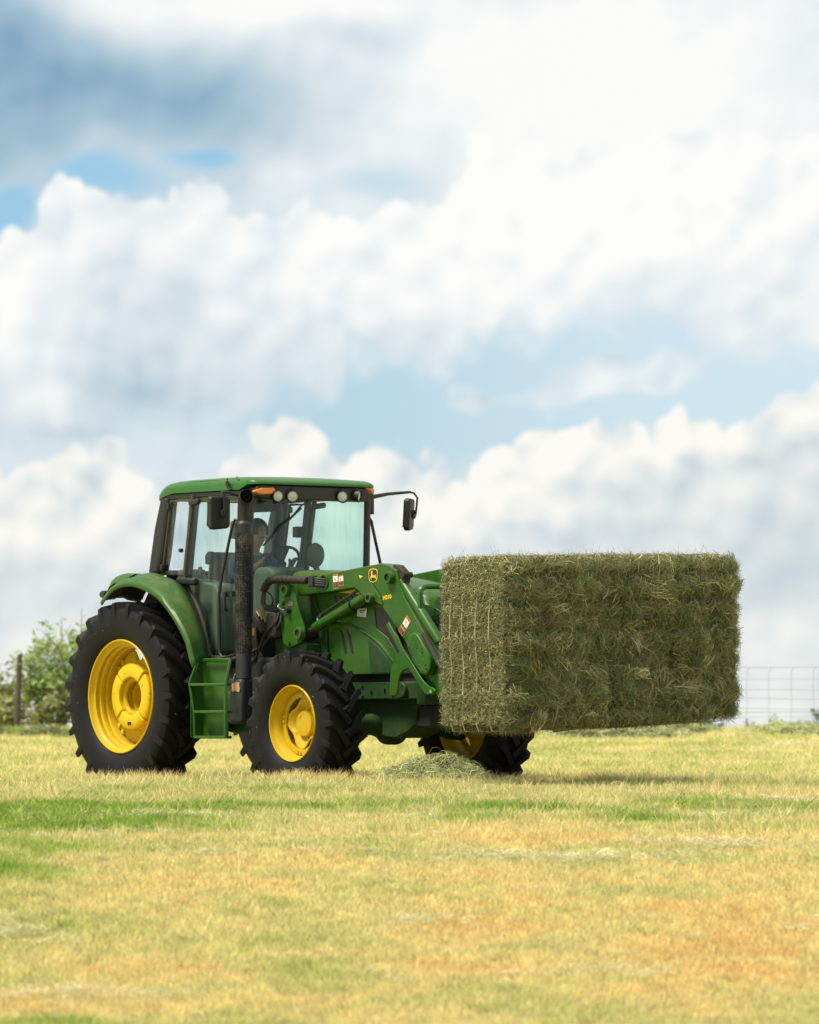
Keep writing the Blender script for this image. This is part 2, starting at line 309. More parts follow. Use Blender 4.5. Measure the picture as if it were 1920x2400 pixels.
# ------------------------------------------------------------------ mesh helpers
class MB:
    def __init__(s): s.v = []; s.f = []; s.m = []
    def add(s, verts, faces, mi=0):
        o = len(s.v); s.v += [tuple(p) for p in verts]; s.f += [tuple(i+o for i in f) for f in faces]; s.m += [mi]*len(faces); return s
    def box(s, c, d, mi=0, rot=None):
        hx, hy, hz = d[0]/2, d[1]/2, d[2]/2
        vs = [Vector((x, y, z)) for x in (-hx, hx) for y in (-hy, hy) for z in (-hz, hz)]
        if rot: vs = [rot @ v for v in vs]
        vs = [v+Vector(c) for v in vs]
        return s.add(vs, [(0,1,3,2),(4,6,7,5),(0,4,5,1),(2,3,7,6),(0,2,6,4),(1,5,7,3)], mi)
    def prism(s, poly, y0, y1, axis='y', mi=0):
        """outline in the plane across the axis, extruded along it"""
        n = len(poly)
        mk = {'y': lambda p, t: (p[0], t, p[1]), 'x': lambda p, t: (t, p[0], p[1]), 'z': lambda p, t: (p[0], p[1], t)}[axis]
        area = sum(poly[i][0]*poly[(i+1)%n][1]-poly[(i+1)%n][0]*poly[i][1] for i in range(n))
        if (area > 0) == (axis == 'y'): poly = poly[::-1]
        a, b = min(y0, y1), max(y0, y1)
        vs = [mk(p, a) for p in poly]+[mk(p, b) for p in poly]
        fs = [tuple(range(n))[::-1], tuple(range(n, 2*n))]+[(i, (i+1)%n, n+(i+1)%n, n+i) for i in range(n)]
        return s.add(vs, fs, mi)
    def tube(s, pts, r, n=10, caps=True, mi=0, flat=1.0):
        pts = [Vector(p) for p in pts]; k = len(pts)
        rs = r if isinstance(r, (list, tuple)) else [r]*k
        tang = [(pts[min(i+1, k-1)]-pts[max(i-1, 0)]).normalized() for i in range(k)]
        up = Vector((0, 0, 1)) if abs(tang[0].z) < .9 else Vector((1, 0, 0))
        nrm = (up-tang[0]*up.dot(tang[0])).normalized(); vs = []
        for i in range(k):
            nrm = (nrm-tang[i]*nrm.dot(tang[i])).normalized(); bi = tang[i].cross(nrm)
            for j in range(n):
                a = 2*PI*j/n; vs.append(pts[i]+nrm*(math.cos(a)*rs[i]*flat)+bi*(math.sin(a)*rs[i]))
        fs = [(i*n+j, i*n+(j+1)%n, (i+1)*n+(j+1)%n, (i+1)*n+j) for i in range(k-1) for j in range(n)]
        if caps: fs += [tuple(range(n))[::-1], tuple(range((k-1)*n, k*n))]
        return s.add(vs, fs, mi)
    def lathe(s, prof, c=(0,0,0), n=48, axis='y', mi=0, closed=False, a0=0, a1=2*PI):
        """profile of (along axis, radius)"""
        full = abs(a1-a0-2*PI) < 1e-6; m = n if full else n+1; k = len(prof); vs = []
        for j in range(m):
            a = a0+(a1-a0)*j/n; ca, sa = math.cos(a), math.sin(a)
            for (h, r) in prof:
                p = {'y': (r*ca, h, r*sa), 'x': (h, r*ca, r*sa), 'z': (r*ca, r*sa, h)}[axis]
                vs.append((c[0]+p[0], c[1]+p[1], c[2]+p[2]))
        fs = []
        for j in range(n):
            j2 = (j+1) % m if full else j+1
            for i in range(k-1+(1 if closed else 0)):
                i2 = (i+1) % k; fs.append((j*k+i, j*k+i2, j2*k+i2, j2*k+i))
        if not full and closed: fs += [tuple(range(k))[::-1], tuple(range(n*k, n*k+k))]
        return s.add(vs, fs, mi)
    def grid(s, rows, mi=0, closed=False):
        k = len(rows[0]); vs = [p for r in rows for p in r]
        fs = [(i*k+j, i*k+(j+1) % k, (i+1)*k+(j+1) % k, (i+1)*k+j) for i in range(len(rows)-1) for j in range(k if closed else k-1)]
        return s.add(vs, fs, mi)
def obj(name, mb, mats, parent=None, smooth=True, bevel=0.0, seg=2, auto=35, solid=0.0, subd=0):
    me = bpy.data.meshes.new(name); me.from_pydata([tuple(v) for v in mb.v], [], mb.f)
    mats = mats if isinstance(mats, (list, tuple)) else [mats]
    for m in mats: me.materials.append(m)
    if len(mats) > 1: me.polygons.foreach_set('material_index', mb.m)
    bm = bmesh.new(); bm.from_mesh(me); bmesh.ops.recalc_face_normals(bm, faces=bm.faces); bm.to_mesh(me); bm.free()
    if smooth:
        me.polygons.foreach_set('use_smooth', [True]*len(me.polygons))
        try: me.set_sharp_from_angle(angle=rad(auto))
        except Exception: pass
    o = bpy.data.objects.new(name, me); COL.objects.link(o)
    if parent: o.parent = parent
    if solid: md = o.modifiers.new('solid', 'SOLIDIFY'); md.thickness = solid; md.offset = 0
    if bevel: md = o.modifiers.new('bevel', 'BEVEL'); md.width = bevel; md.segments = seg; md.limit_method = 'ANGLE'; md.angle_limit = rad(40); md.harden_normals = False
    if subd: md = o.modifiers.new('subd', 'SUBSURF'); md.levels = subd; md.render_levels = subd
    return o
def empty(name, loc, rz, label, cat, group=None):
    o = bpy.data.objects.new(name, None); COL.objects.link(o); o.location = loc; o.rotation_euler = (0, 0, rz); o.empty_display_size = .2
    return tag(o, label, cat, group)
def tag(o, label=None, cat=None, group=None, kind=None):
    if label: o['label'] = label
    if cat: o['category'] = cat
    if group: o['group'] = group
    if kind: o['kind'] = kind
    return o
def arc(cx, cy, r, a0, a1, n): return [(cx+r*math.cos(rad(a0+(a1-a0)*i/(n-1))), cy+r*math.sin(rad(a0+(a1-a0)*i/(n-1)))) for i in range(n)]
def spline(pts, n):
    """Catmull-Rom through the points, evenly resampled by arc length"""
    P = [np.array(p, float) for p in pts]; P = [2*P[0]-P[1]]+P+[2*P[-1]-P[-2]]; out = []
    for i in range(1, len(P)-2):
        for t in np.linspace(0, 1, 12, endpoint=False):
            a, b, c, d = P[i-1], P[i], P[i+1], P[i+2]
            out.append(.5*((2*b)+(-a+c)*t+(2*a-5*b+4*c-d)*t*t+(-a+3*b-3*c+d)*t**3))
    out.append(P[-2]); out = np.array(out)
    L = np.concatenate([[0], np.cumsum(np.linalg.norm(np.diff(out, axis=0), axis=1))]); q = np.linspace(0, L[-1], n)
    return [tuple(float(np.interp(x, L, out[:, k])) for k in range(out.shape[1])) for x in q]
def text_mesh(body, size, depth, bold=0.0):
    cu = bpy.data.curves.new('lettering', 'FONT'); cu.body = body; cu.size = size; cu.extrude = depth; cu.offset = bold; cu.resolution_u = 3
    t = bpy.data.objects.new('lettering', cu); COL.objects.link(t)
    dg = bpy.context.evaluated_depsgraph_get(); me = bpy.data.meshes.new_from_object(t.evaluated_get(dg))
    bpy.data.objects.remove(t); bpy.data.curves.remove(cu); return me

# ------------------------------------------------------------------ ground
PY = np.array([-30, 0, 12, 20, 25, 30, 35, 40, 44, 48, 52, 60, 68, 74, 78, 86, 110, 200, 500, 3000.])
PZ = np.array([-.9,-1.1,-1.42,-1.53,-1.40,-1.07,-.52,-.13, .02, .055,.075,.20, .36, .47, .48, .30,-1.2,-7., -22., -60.])
def _pchip(x, y):
    h = np.diff(x); d = np.diff(y)/h; m = np.zeros_like(y)
    for i in range(1, len(x)-1):
        if d[i-1]*d[i] > 0:
            w1 = 2*h[i]+h[i-1]; w2 = h[i]+2*h[i-1]; m[i] = (w1+w2)/(w1/d[i-1]+w2/d[i])
    m[0], m[-1] = d[0], d[-1]; return m
PM = _pchip(PY, PZ)
def prof(y):
    y = np.clip(np.asarray(y, float), PY[0], PY[-1]); i = np.clip(np.searchsorted(PY, y)-1, 0, len(PY)-2)
    h = PY[i+1]-PY[i]; t = (y-PY[i])/h
    return (2*t**3-3*t**2+1)*PZ[i]+(t**3-2*t**2+t)*h*PM[i]+(-2*t**3+3*t**2)*PZ[i+1]+(t**3-t**2)*h*PM[i+1]
_ph = rng.uniform(0, 2*PI, (40, 3)); _dir = rng.normal(size=(40, 2))
def wavy(x, y, scale, seed=0, octs=4, stretch=1.0):
    """cheap smooth noise, about -1..1"""
    r = np.random.default_rng(100+seed); out = np.zeros(np.broadcast(x, y).shape); amp = 1.0; tot = 0
    for o in range(octs):
        for k in range(4):
            a = r.uniform(0, PI); f = 2*PI/scale*(2**o)*r.uniform(.7, 1.35); p1, p2 = r.uniform(0, 2*PI, 2)
            u = x*math.cos(a)*stretch+y*math.sin(a); v = -x*math.sin(a)*stretch+y*math.cos(a)
            out = out+amp*np.sin(u*f+p1+1.3*np.sin(v*f*.6+p2)); tot += amp*.5
        amp *= .55
    return out/tot
def ground_z(x, y):
    x = np.asarray(x, float); y = np.asarray(y, float)
    return prof(y)+.022*wavy(x, y, 6.0, 1, 3)*np.clip((y-20)/15, 0.2, 1)+.035*wavy(x, y*.5, 1.9, 44, 3)*np.clip((y-63)/8, 0, 1)*np.clip((84-y)/4, 0, 1)
# where the grass is still green: (x, y, radius x, radius y, amount)
GREEN_SPOTS = [(-3.0,38.3,.55,.8,.45),(-2.6,37.2,.5,.8,.35),(-2.9,36.2,.5,.6,.4),(-1.6,39.1,.6,.5,.4),(2.6,39.0,.5,.5,.3),(.2,40.3,.7,.4,.35),(-2.2,42.6,.9,.5,.35),(-2.5,40.1,1.0,.9,.95),(-3.0,41.1,.8,.5,.5),(-1.6,41.0,.9,.6,.75),(-.4,41.2,.8,.5,.5),(.75,40.8,.55,.5,.75),(.3,41.8,.5,.4,.45),(1.5,39.9,.6,.5,.4),(2.3,40.7,.55,.5,.5),(2.0,39.5,.5,.5,.5),(-3.1,39.3,.6,.7,.55),(-2.3,38.9,.6,.5,.45),(-.9,43.3,.5,.5,.4),(2.2,41.7,.35,.6,.5),(3.0,40.7,.5,.9,.3),(-2.9,35.5,.55,.9,.8),
    (-1.9,29.6,.35,.6,.5),(-.4,32.0,.5,1.2,.2),(1.7,38.6,.6,.6,.25),(-.3,38.6,.4,.5,.3),(-5.0,73.0,1.6,2.4,.75),(-2.2,71.0,1.0,2,.35),(3.1,45.6,.5,.5,.45),(3.9,46.0,.35,.35,.5),(.4,39.7,.4,.4,.45),(-2.0,39.3,.8,.6,.3),(1.2,33.5,.4,.7,.15),(2.6,31.5,.3,1,.15)]
def greenness(x, y):
    g = .25+.13*wavy(x, y, 3.2, 5, 4, .5)+.13*wavy(x, y, .8, 6, 3, .6)
    k = np.clip(.62+.55*wavy(x, y, .9, 16, 3, .6), .1, 1.15)           # the green comes in tussocks
    for (cx, cy, rx, ry, a) in GREEN_SPOTS: g = g+k*a*np.exp(-((x-cx)/rx)**2-((y-cy)/ry)**2)
    g = g+.04-.20*np.exp(-((x-1.6)/1.6)**2-((y-33.0)/2.2)**2)-.15*np.exp(-((x-.4)/1.5)**2-((y-38.2)/1.0)**2)
    g = g+.085*np.clip((y-42.6)/2.0, 0, 1)+.10*wavy(x, y, 1.6, 41, 3, .4)*np.clip((y-42.6)/2, 0, 1)
    return np.clip(g, 0, 1)
def litterness(x, y):
    g = .5*wavy(x, y, 2.2, 9, 3, .35)-.32
    for (cx, cy, rx, ry, a) in [(.8,36.9,.9,.5,.7),(2.2,37.3,.6,.5,.6),(-1.9,40.0,.45,.3,.8),(-2.35,39.0,.4,.3,.6),(-2.7,33.4,.6,.7,.7),(1.2,42.3,.6,.4,.6),(.35,43.6,.5,.3,.6),(2.9,41.9,.4,.3,.6),(.2,34.0,.5,.5,.5),(-1.1,44.8,.4,.3,.6),(2.6,33.8,.4,.9,.5),(-2.5,46.9,.4,.3,.7),(3.4,44,.5,.4,.4),(-2.2,44.2,.5,.3,.5),(5.0,66,1.6,4,.5)]:
        g = g+a*np.exp(-((x-cx)/rx)**2-((y-cy)/ry)**2)
    return np.clip(g, 0, 1)
def build_ground():
    ys = np.unique(np.concatenate([np.linspace(-60, 24, 22), np.arange(24, 80, .22), np.linspace(80, 120, 24), np.geomspace(120, 3000, 26)]))
    s = np.linspace(-1, 1, 97)
    xs = np.sign(s)*(np.abs(s)*9+(np.abs(s)**9)*1500)
    X, Y = np.meshgrid(xs, ys); Z = ground_z(X, Y)
    nx = len(xs); idx = np.arange(X.size).reshape(X.shape)
    f = np.stack([idx[:-1,:-1], idx[:-1,1:], idx[1:,1:], idx[1:,:-1]], -1).reshape(-1, 4)
    me = bpy.data.meshes.new('ground'); me.from_pydata(np.stack([X, Y, Z], -1).reshape(-1, 3).tolist(), [], f.tolist())
    at = me.attributes.new('green', 'FLOAT', 'POINT'); at.data.foreach_set('value', greenness(X, Y).ravel().astype(np.float32))
    me.polygons.foreach_set('use_smooth', [True]*len(me.polygons))
    m, t, b = principled('mown_field'); tc = t.new('ShaderNodeTexCoord'); O = tc.outputs['Object']
    a = t.new('ShaderNodeAttribute', attribute_name='green')
    n = t.noise(O, 18, 5, .65); n2 = t.noise(O, 3, 4, .6)
    fac = t.math('MULTIPLY_ADD', t.math('SUBTRACT', n, .5), .35, a.outputs['Fac'])
    c = t.ramp(fac, [(p, tuple(x*.82 for x in q)) for p, q in GRASS_STOPS])
    c = t.mix(t.smooth(n2, .5, .75, 0, .35), c, (.20,.13,.06))
    t.put(b.inputs['Base Color'], c); b.inputs['Roughness'].default_value = .95; b.inputs['Specular IOR Level'].default_value = .1
    bp = t.new('ShaderNodeBump'); bp.inputs['Strength'].default_value = .8; bp.inputs['Distance'].default_value = .03
    t.put(bp.inputs['Height'], n); t.l.new(bp.outputs[0], b.inputs['Normal'])
    me.materials.append(m); o = bpy.data.objects.new('ground', me); COL.objects.link(o); tag(o, kind='structure')
build_ground()
PROTO = bpy.data.collections.new('grass_tufts')
def strand_mesh(name, roots, tips, bend, width, mat, facing=None, seg=3, cols=None, bl=None):
    """thin tapered ribbons: roots, tips, bend (n,3), width (n,)"""
    n = len(roots); ts = np.linspace(0, 1, seg+1); d = tips-roots
    if facing is None: facing = rng.normal(size=(n, 3))
    side = np.cross(d, facing); side /= np.linalg.norm(side, axis=1, keepdims=True)+1e-9
    V = np.empty((n, 2*seg+1, 3)); k = 0
    for i, t in enumerate(ts):
        c = roots+d*t+bend*(4*t*(1-t))
        if i == seg: V[:, k] = c; k += 1
        else:
            w = (width*(1-.55*t))[:, None]*.5; V[:, k] = c-side*w; V[:, k+1] = c+side*w; k += 2
    m = 2*seg+1; base = (np.arange(n)*m)[:, None]
    quads = np.concatenate([base+np.array([[2*i, 2*i+1, 2*i+3, 2*i+2]]) for i in range(seg-1)]) if seg > 1 else np.zeros((0, 4), int)
    tris = base+np.array([[2*(seg-1), 2*(seg-1)+1, 2*seg]])
    nl = quads.size+tris.size; npoly = len(quads)+len(tris)
    me = bpy.data.meshes.new(name); me.vertices.add(n*m); me.vertices.foreach_set('co', V.astype(np.float32).ravel())
    me.loops.add(nl); me.loops.foreach_set('vertex_index', np.concatenate([quads.ravel(), tris.ravel()]).astype(np.int32))
    me.polygons.add(npoly)
    ls = np.concatenate([np.arange(len(quads))*4, quads.size+np.arange(len(tris))*3]).astype(np.int32)
    me.polygons.foreach_set('loop_start', ls)
    me.polygons.foreach_set('use_smooth', np.ones(npoly, bool))
    me.update(calc_edges=True)
    if cols is not None:
        at = me.attributes.new('col', 'FLOAT_COLOR', 'POINT')
        c4 = np.ones((n, m, 4), np.float32); c4[:, :, :3] = cols[:, None, :]; at.data.foreach_set('color', c4.ravel())
    if bl is not None:
        at = me.attributes.new('bl', 'FLOAT', 'POINT'); at.data.foreach_set('value', np.repeat(bl, m).astype(np.float32))
    me.materials.append(mat); me.validate(); return me
def build_grass():
    tufts = []
    for k in range(7):                                               # upright mown tufts
        n = 26; a = rng.uniform(0, 2*PI, n); r = .075*np.sqrt(rng.uniform(0, 1, n)); h = rng.uniform(.020, .066, n)*(1.3 if k == 6 else 1)
        roots = np.stack([r*np.cos(a), r*np.sin(a), np.full(n, -.012)], 1)
        lean = rng.normal(0, .38, (n, 2))*h[:, None]
        tips = roots+np.stack([lean[:, 0], lean[:, 1], h+.012], 1); bend = np.stack([-lean[:, 0]*.15, -lean[:, 1]*.15, h*.04], 1)
        me = strand_mesh('grass_tuft', roots, tips, bend, rng.uniform(.0045, .0095, n), M['grass'], seg=2, bl=rng.uniform(0, 1, n)); tufts.append(me)
    for k in range(4):                                               # cut hay lying flat
        n = 34; a = rng.uniform(0, 2*PI, n); r = .15*np.sqrt(rng.uniform(0, 1, n)); L = rng.uniform(.05, .16, n); b = rng.uniform(0, 2*PI, n)
        roots = np.stack([r*np.cos(a), r*np.sin(a), rng.uniform(.004, .035, n)], 1)
        tips = roots+np.stack([L*np.cos(b), L*np.sin(b), rng.normal(.004, .012, n)], 1); bend = rng.normal(0, .012, (n, 3))
        me = strand_mesh('hay_litter', roots, tips, bend, rng.uniform(.003, .006, n), M['litter'], facing=np.tile([0, 0, 1.], (n, 1))+rng.normal(0, .4, (n, 3)), seg=2, bl=rng.uniform(0, 1, n)); tufts.append(me)
    for k in range(3):                                               # taller seeded stalks
        n = 9; a = rng.uniform(0, 2*PI, n); r = .05*np.sqrt(rng.uniform(0, 1, n)); h = rng.uniform(.08, .17, n)
        roots = np.stack([r*np.cos(a), r*np.sin(a), np.full(n, -.01)], 1); lean = rng.normal(0, .35, (n, 2))*h[:, None]
        tips = roots+np.stack([lean[:, 0], lean[:, 1], h], 1); bend = np.stack([-lean[:, 0]*.2, -lean[:, 1]*.2, h*.05], 1)
        me = strand_mesh('grass_stalk', roots, tips, bend, rng.uniform(.003, .006, n), M['grass'], seg=3, bl=rng.uniform(0, 1, n)); tufts.append(me)
    for me in tufts[11:]+tufts[:7]+tufts[7:11]:                      # alphabetical: grass_stalk 0-2, grass_tuft 3-9, hay_litter 10-13
        o = bpy.data.objects.new(me.name.split('.')[0], me); PROTO.objects.link(o)
    pts = []; gr = []; ki = []; sc = []
    def scatter(n, y0, y1, half, pick):
        y = rng.uniform(y0, y1, n); x = rng.uniform(-1, 1, n)*(half*y+.25); pick(x, y)
    def upright(x, y):
        g = greenness(x, y)+rng.normal(0, .13, len(x)); n = len(x)
        pts.append(np.stack([x, y, ground_z(x, y)], 1)); gr.append(np.clip(g, 0, 1)); ki.append(rng.integers(3, 10, n))
        sc.append(rng.uniform(.75, 1.2, n)*(.78+.75*np.clip(g, 0, 1))*np.where(y < 40, .85, 1))
    def litter(x, y):
        k = rng.uniform(0, 1, len(x)) < litterness(x, y); x, y = x[k], y[k]; n = len(x)
        pts.append(np.stack([x, y, ground_z(x, y)+rng.uniform(.0, .03, n)], 1)); gr.append(rng.uniform(0, 1, n)); ki.append(rng.integers(10, 14, n)); sc.append(rng.uniform(.7, 1.2, n))
    def stalks(x, y):
        n = len(x); g = greenness(x, y)*.7; pts.append(np.stack([x, y, ground_z(x, y)], 1)); gr.append(np.clip(g+rng.normal(0, .1, n), 0, 1)); ki.append(rng.integers(0, 3, n)); sc.append(rng.uniform(.6, 1.1, n))
    H = .0775
    scatter(42000, 28.5, 40, H, upright); scatter(42000, 40, 49, H, upright); scatter(36000, 49, 79, H, upright)
    scatter(40000, 28.5, 50, H, litter); scatter(16000, 50, 78, H, litter)
    scatter(2600, 38, 50, H, stalks); scatter(1500, 50, 78, H, stalks)
    # thicker stalks where the mower missed: right of the bales, round the wheels, at the fence
    for (cx, cy, rx, ry, n) in [(3.0,45.8,.55,.3,420),(3.9,46.0,.5,.25,260),(1.7,46.8,.5,.3,200),(-1.0,46.9,.6,.25,260),(-2.6,48.3,.8,.25,160),(-5.0,73.5,2.2,1.2,700),(4.6,74.5,2.6,1.0,380)]:
        x = rng.normal(cx, rx*.6, n); y = rng.normal(cy, ry*.6, n); stalks(x, y)
    P = np.concatenate(pts).astype(np.float32); n = len(P)
    me = bpy.data.meshes.new('grass'); me.vertices.add(n); me.vertices.foreach_set('co', P.ravel())
    for nm, ty, dat in (('green', 'FLOAT', np.concatenate(gr).astype(np.float32)), ('kind_index', 'INT', np.concatenate(ki).astype(np.int32)), ('size', 'FLOAT', np.concatenate(sc).astype(np.float32)), ('turn', 'FLOAT', rng.uniform(0, 2*PI, n).astype(np.float32))):
        me.attributes.new(nm, ty, 'POINT').data.foreach_set('value', dat)
    o = bpy.data.objects.new('grass', me); COL.objects.link(o); tag(o, kind='stuff')
    ng = bpy.data.node_groups.new('scatter_grass', 'GeometryNodeTree')
    ng.interface.new_socket('Geometry', in_out='INPUT', socket_type='NodeSocketGeometry'); ng.interface.new_socket('Geometry', in_out='OUTPUT', socket_type='NodeSocketGeometry')
    N = ng.nodes; L = ng.links; gi = N.new('NodeGroupInput'); go = N.new('NodeGroupOutput')
    ci = N.new('GeometryNodeCollectionInfo'); ci.inputs['Collection'].default_value = PROTO; ci.inputs['Separate Children'].default_value = True; ci.inputs['Reset Children'].default_value = True
    ip = N.new('GeometryNodeInstanceOnPoints'); ip.inputs['Pick Instance'].default_value = True
    def na(nm, ty): a = N.new('GeometryNodeInputNamedAttribute'); a.data_type = ty; a.inputs['Name'].default_value = nm; return a.outputs['Attribute']
    cx = N.new('ShaderNodeCombineXYZ'); L.new(na('turn', 'FLOAT'), cx.inputs[2])
    L.new(gi.outputs[0], ip.inputs['Points']); L.new(ci.outputs[0], ip.inputs['Instance']); L.new(na('kind_index', 'INT'), ip.inputs['Instance Index'])
    L.new(cx.outputs[0], ip.inputs['Rotation']); L.new(na('size', 'FLOAT'), ip.inputs['Scale']); L.new(ip.outputs[0], go.inputs[0])
    md = o.modifiers.new('scatter', 'NODES'); md.node_group = ng
build_grass()

# ------------------------------------------------------------------ tractor (x forward, y to its left, z up; the origin lies under the rear axle)
HEAD = rad(-52.4)
ROOT = Vector((-1.6545, 50.0, 0.0))
def world(p):
    c, s = math.cos(HEAD), math.sin(HEAD); return Vector((ROOT.x+c*p[0]-s*p[1], ROOT.y+s*p[0]+c*p[1], ROOT.z+p[2]))
TR = empty('tractor', ROOT, HEAD, 'green and yellow cab tractor with a front loader holding up the hay stack', 'tractor')
G, GD, BK = M['green'], M['green_dark'], M['black']

def tyre(R, W, rim, nl, lug, hub_z):
    mb = MB(); Rc = R-lug; n = 96
    half = [(.30*W, rim), (.36*W, rim+.012), (.40*W, rim+.03), (.475*W, rim+.28*(Rc-rim)), (.50*W, rim+.52*(Rc-rim)), (.495*W, rim+.74*(Rc-rim)), (.47*W, Rc-.045), (.43*W, Rc-.015), (.25*W, Rc-.002), (0, Rc)]
    p = half+[(-h, r) for h, r in half[-2::-1]]
    mb.lathe(p, n=n)
    da = (.27 if R > .7 else .21)/R                                                        # how far a bar runs round the tread
    for side in (-1, 1):
        for k in range(nl):
            a0 = 2*PI*(k+(.5 if side > 0 else 0))/nl
            st = []
            for (t, yf, rt, rb, w) in [(0, .500, R-.052, Rc-.105, .020), (.015, .498, R-.026, Rc-.11, .0235), (.05, .478, R-.012, Rc-.12, .0260), (.12, .44, R-.006, Rc-.09, .0270), (.28, .36, R-.003, Rc-.05, .0270), (.5, .245, R, Rc-.03, .0265), (.78, .10, R+.001, Rc-.03, .0265), (1.0, -.035, R+.001, Rc-.03, .029)]:
                a = a0-da*(max(t-.05, 0)**1.45); y = side*W*yf; st.append((a, y, rt, rb, w))
            rows = []
            for i, (a, y, rt, rb, w) in enumerate(st):
                j0, j1 = max(i-1, 0), min(i+1, len(st)-1)
                du = (st[j1][0]-st[j0][0])*R; dv = st[j1][1]-st[j0][1]
                L = math.hypot(du, dv) or 1; nu, nv = -dv/L, du/L      # across the bar
                if i < 3: nu, nv = side*1.0, 0.0
                row = []
                qb = 2.0 if i < 3 else 1.75-.1*i if i < 5 else 1.3
                for (q, r) in ((-qb, rb), (-.92, rt), (.92, rt), (qb, rb)):
                    aa = a+nu*q*w/R; yy = y+nv*q*w
                    row.append((r*math.cos(aa), yy, r*math.sin(aa)))
                rows.append(row)
            b = len(mb.v); mb.grid(rows, closed=True); mb.f.append((b, b+1, b+2, b+3)); mb.m.append(0); e = b+4*(len(rows)-1); mb.f.append((e+3, e+2, e+1, e)); mb.m.append(0)
    # the tread flattens where it stands
    mb.v = [(v[0]*(1+.03*max(0, -v[2]/R-.9)), v[1], max(v[2], -hub_z+.004*math.sin(v[0]*40))) for v in mb.v]
    return mb
def hay_flecks(w, R, W, n, seed):
    r_ = np.random.default_rng(seed); a = r_.uniform(0, 2*PI, n); side = r_.uniform(0, 1, n) < .45
    rr = np.where(side, r_.uniform(.66, .93, n)*R, R*.945); y = np.where(side, -W*.5-.004, r_.uniform(-.42, .42, n)*W)
    P = np.stack([rr*np.cos(a), y, rr*np.sin(a)], 1); d = r_.normal(0, 1, (n, 3)); d[side, 1] *= .15; d /= np.linalg.norm(d, axis=1, keepdims=True); L = r_.uniform(.012, .04, n)
    col = np.tile([.40, .34, .20], (n, 1))*r_.uniform(.3, 1.0, (n, 1))
    me = strand_mesh('hay_flecks', P, P+d*L[:, None], r_.normal(0, .1, (n, 3))*L[:, None], r_.uniform(.003, .006, n), M['hay'], None, 2, col.astype(np.float32))
    o = bpy.data.objects.new('hay_flecks', me); COL.objects.link(o); o.parent = w; tag(o, kind='stuff')
def lobed(n, r0, r1, sharp=2.0, phase=0, m=72):
    out = []
    for i in range(m):
        a = 2*PI*i/m; f = (.5+.5*math.cos(n*(a-phase)))**sharp; r = r0+(r1-r0)*f; out.append((r*math.cos(a), r*math.sin(a)))
    return out
def raise_bolts(mb, pts, y0, y1, r, n=6):
    for (x, z) in pts: mb.lathe([(y0, 0), (y0, r), (y1, r), (y1, 0)][::-1], (x, 0, z), n=n)
    return mb
def rear_wheel(name, x, y, z, s):
    """s = -1: right-hand side of the tractor, its outer face looks along -y"""
    w = bpy.data.objects.new(name, None); COL.objects.link(w); w.parent = TR; w.location = (x, y, z); w.empty_display_size = .2
    R, W = .862, .43
    obj('tyre', tyre(R, W, .505, 23, .048, z), M['rubber'], w, auto=42)
    o = lambda d: s*(W/2*.78-d)                                        # d metres inwards from the rim flange
    prof_ = [(o(0), .520), (o(-.008), .512), (o(-.004), .502), (o(.012), .497), (o(.035), .489), (o(.045), .468), (o(.075), .470), (o(.083), .476), (o(.095), .452), (o(.122), .450), (o(.132), .462), (o(.148), .460), (o(.158), .444), (o(.20), .440), (o(.25), .442), (o(.29), .468), (o(.335), .50), (o(.35), .52), (o(.335), .526), (o(.20), .46), (o(.02), .51)]
    obj('rim', MB().lathe(prof_, n=72, closed=True), M['yellow'], w, auto=50)
    disc = MB(); A = []
    for i in range(96):
        q_ = 2*PI*i/96; dd = (q_-PI/2+PI) % (2*PI)-PI; r_ = .436-.115*math.exp(-(dd/.17)**4); A.append((r_*math.cos(q_), r_*math.sin(q_)))
    rows = []
    for (f, d) in ((1.0, .235), (.97, .225), (.72, .20), (.55, .155), (.34, .15), (.30, .17)):
        rows.append([(a*f if f == 1.0 else (a*f if f > .9 else (.36*f/.72)*a/math.hypot(a, b)*.9), o(d), (b*f if f > .9 else (.36*f/.72)*b/math.hypot(a, b)*.9)) for a, b in A])
    disc.grid(rows, closed=True)
    raise_bolts(disc, [(.405*math.cos(a+q), .405*math.sin(a+q)) for a in (PI/4, 3*PI/4, 5*PI/4, 7*PI/4) for q in (-.10, .10)], o(.245), o(.20), .018)
    obj('wheel_disc', disc, M['yellow'], w, solid=.012)
    # cast wheel weight: a thick split ring
    for i in range(4):
        a0 = PI/4+i*PI/2+.045; a1 = a0+PI/2-.09
        ring = MB().lathe([(o(.105), .175), (o(.10), .19), (o(.10), .285), (o(.115), .303), (o(.215), .303), (o(.215), .20), (o(.15), .175)], n=14, closed=True, a0=a0, a1=a1)
        obj('wheel_weight', ring, M['yellow_chip'], w, bevel=.006, auto=40)
    back = MB().lathe([(o(.215), .29), (o(.205), .185), (o(.185), .178), (o(.235), .165), (o(.24), .145), (o(.225), .138), (o(.31), .13), (o(.315), .10), (o(.305), .092), (o(.37), .088), (o(.372), 0)], n=40)
    obj('hub', back, M['yellow_chip'], w)
    slot = MB().box((.0, o(.099), -.245), (.05, .012, .028)); obj('weight_handle', slot, M['dark'], w)
    return w
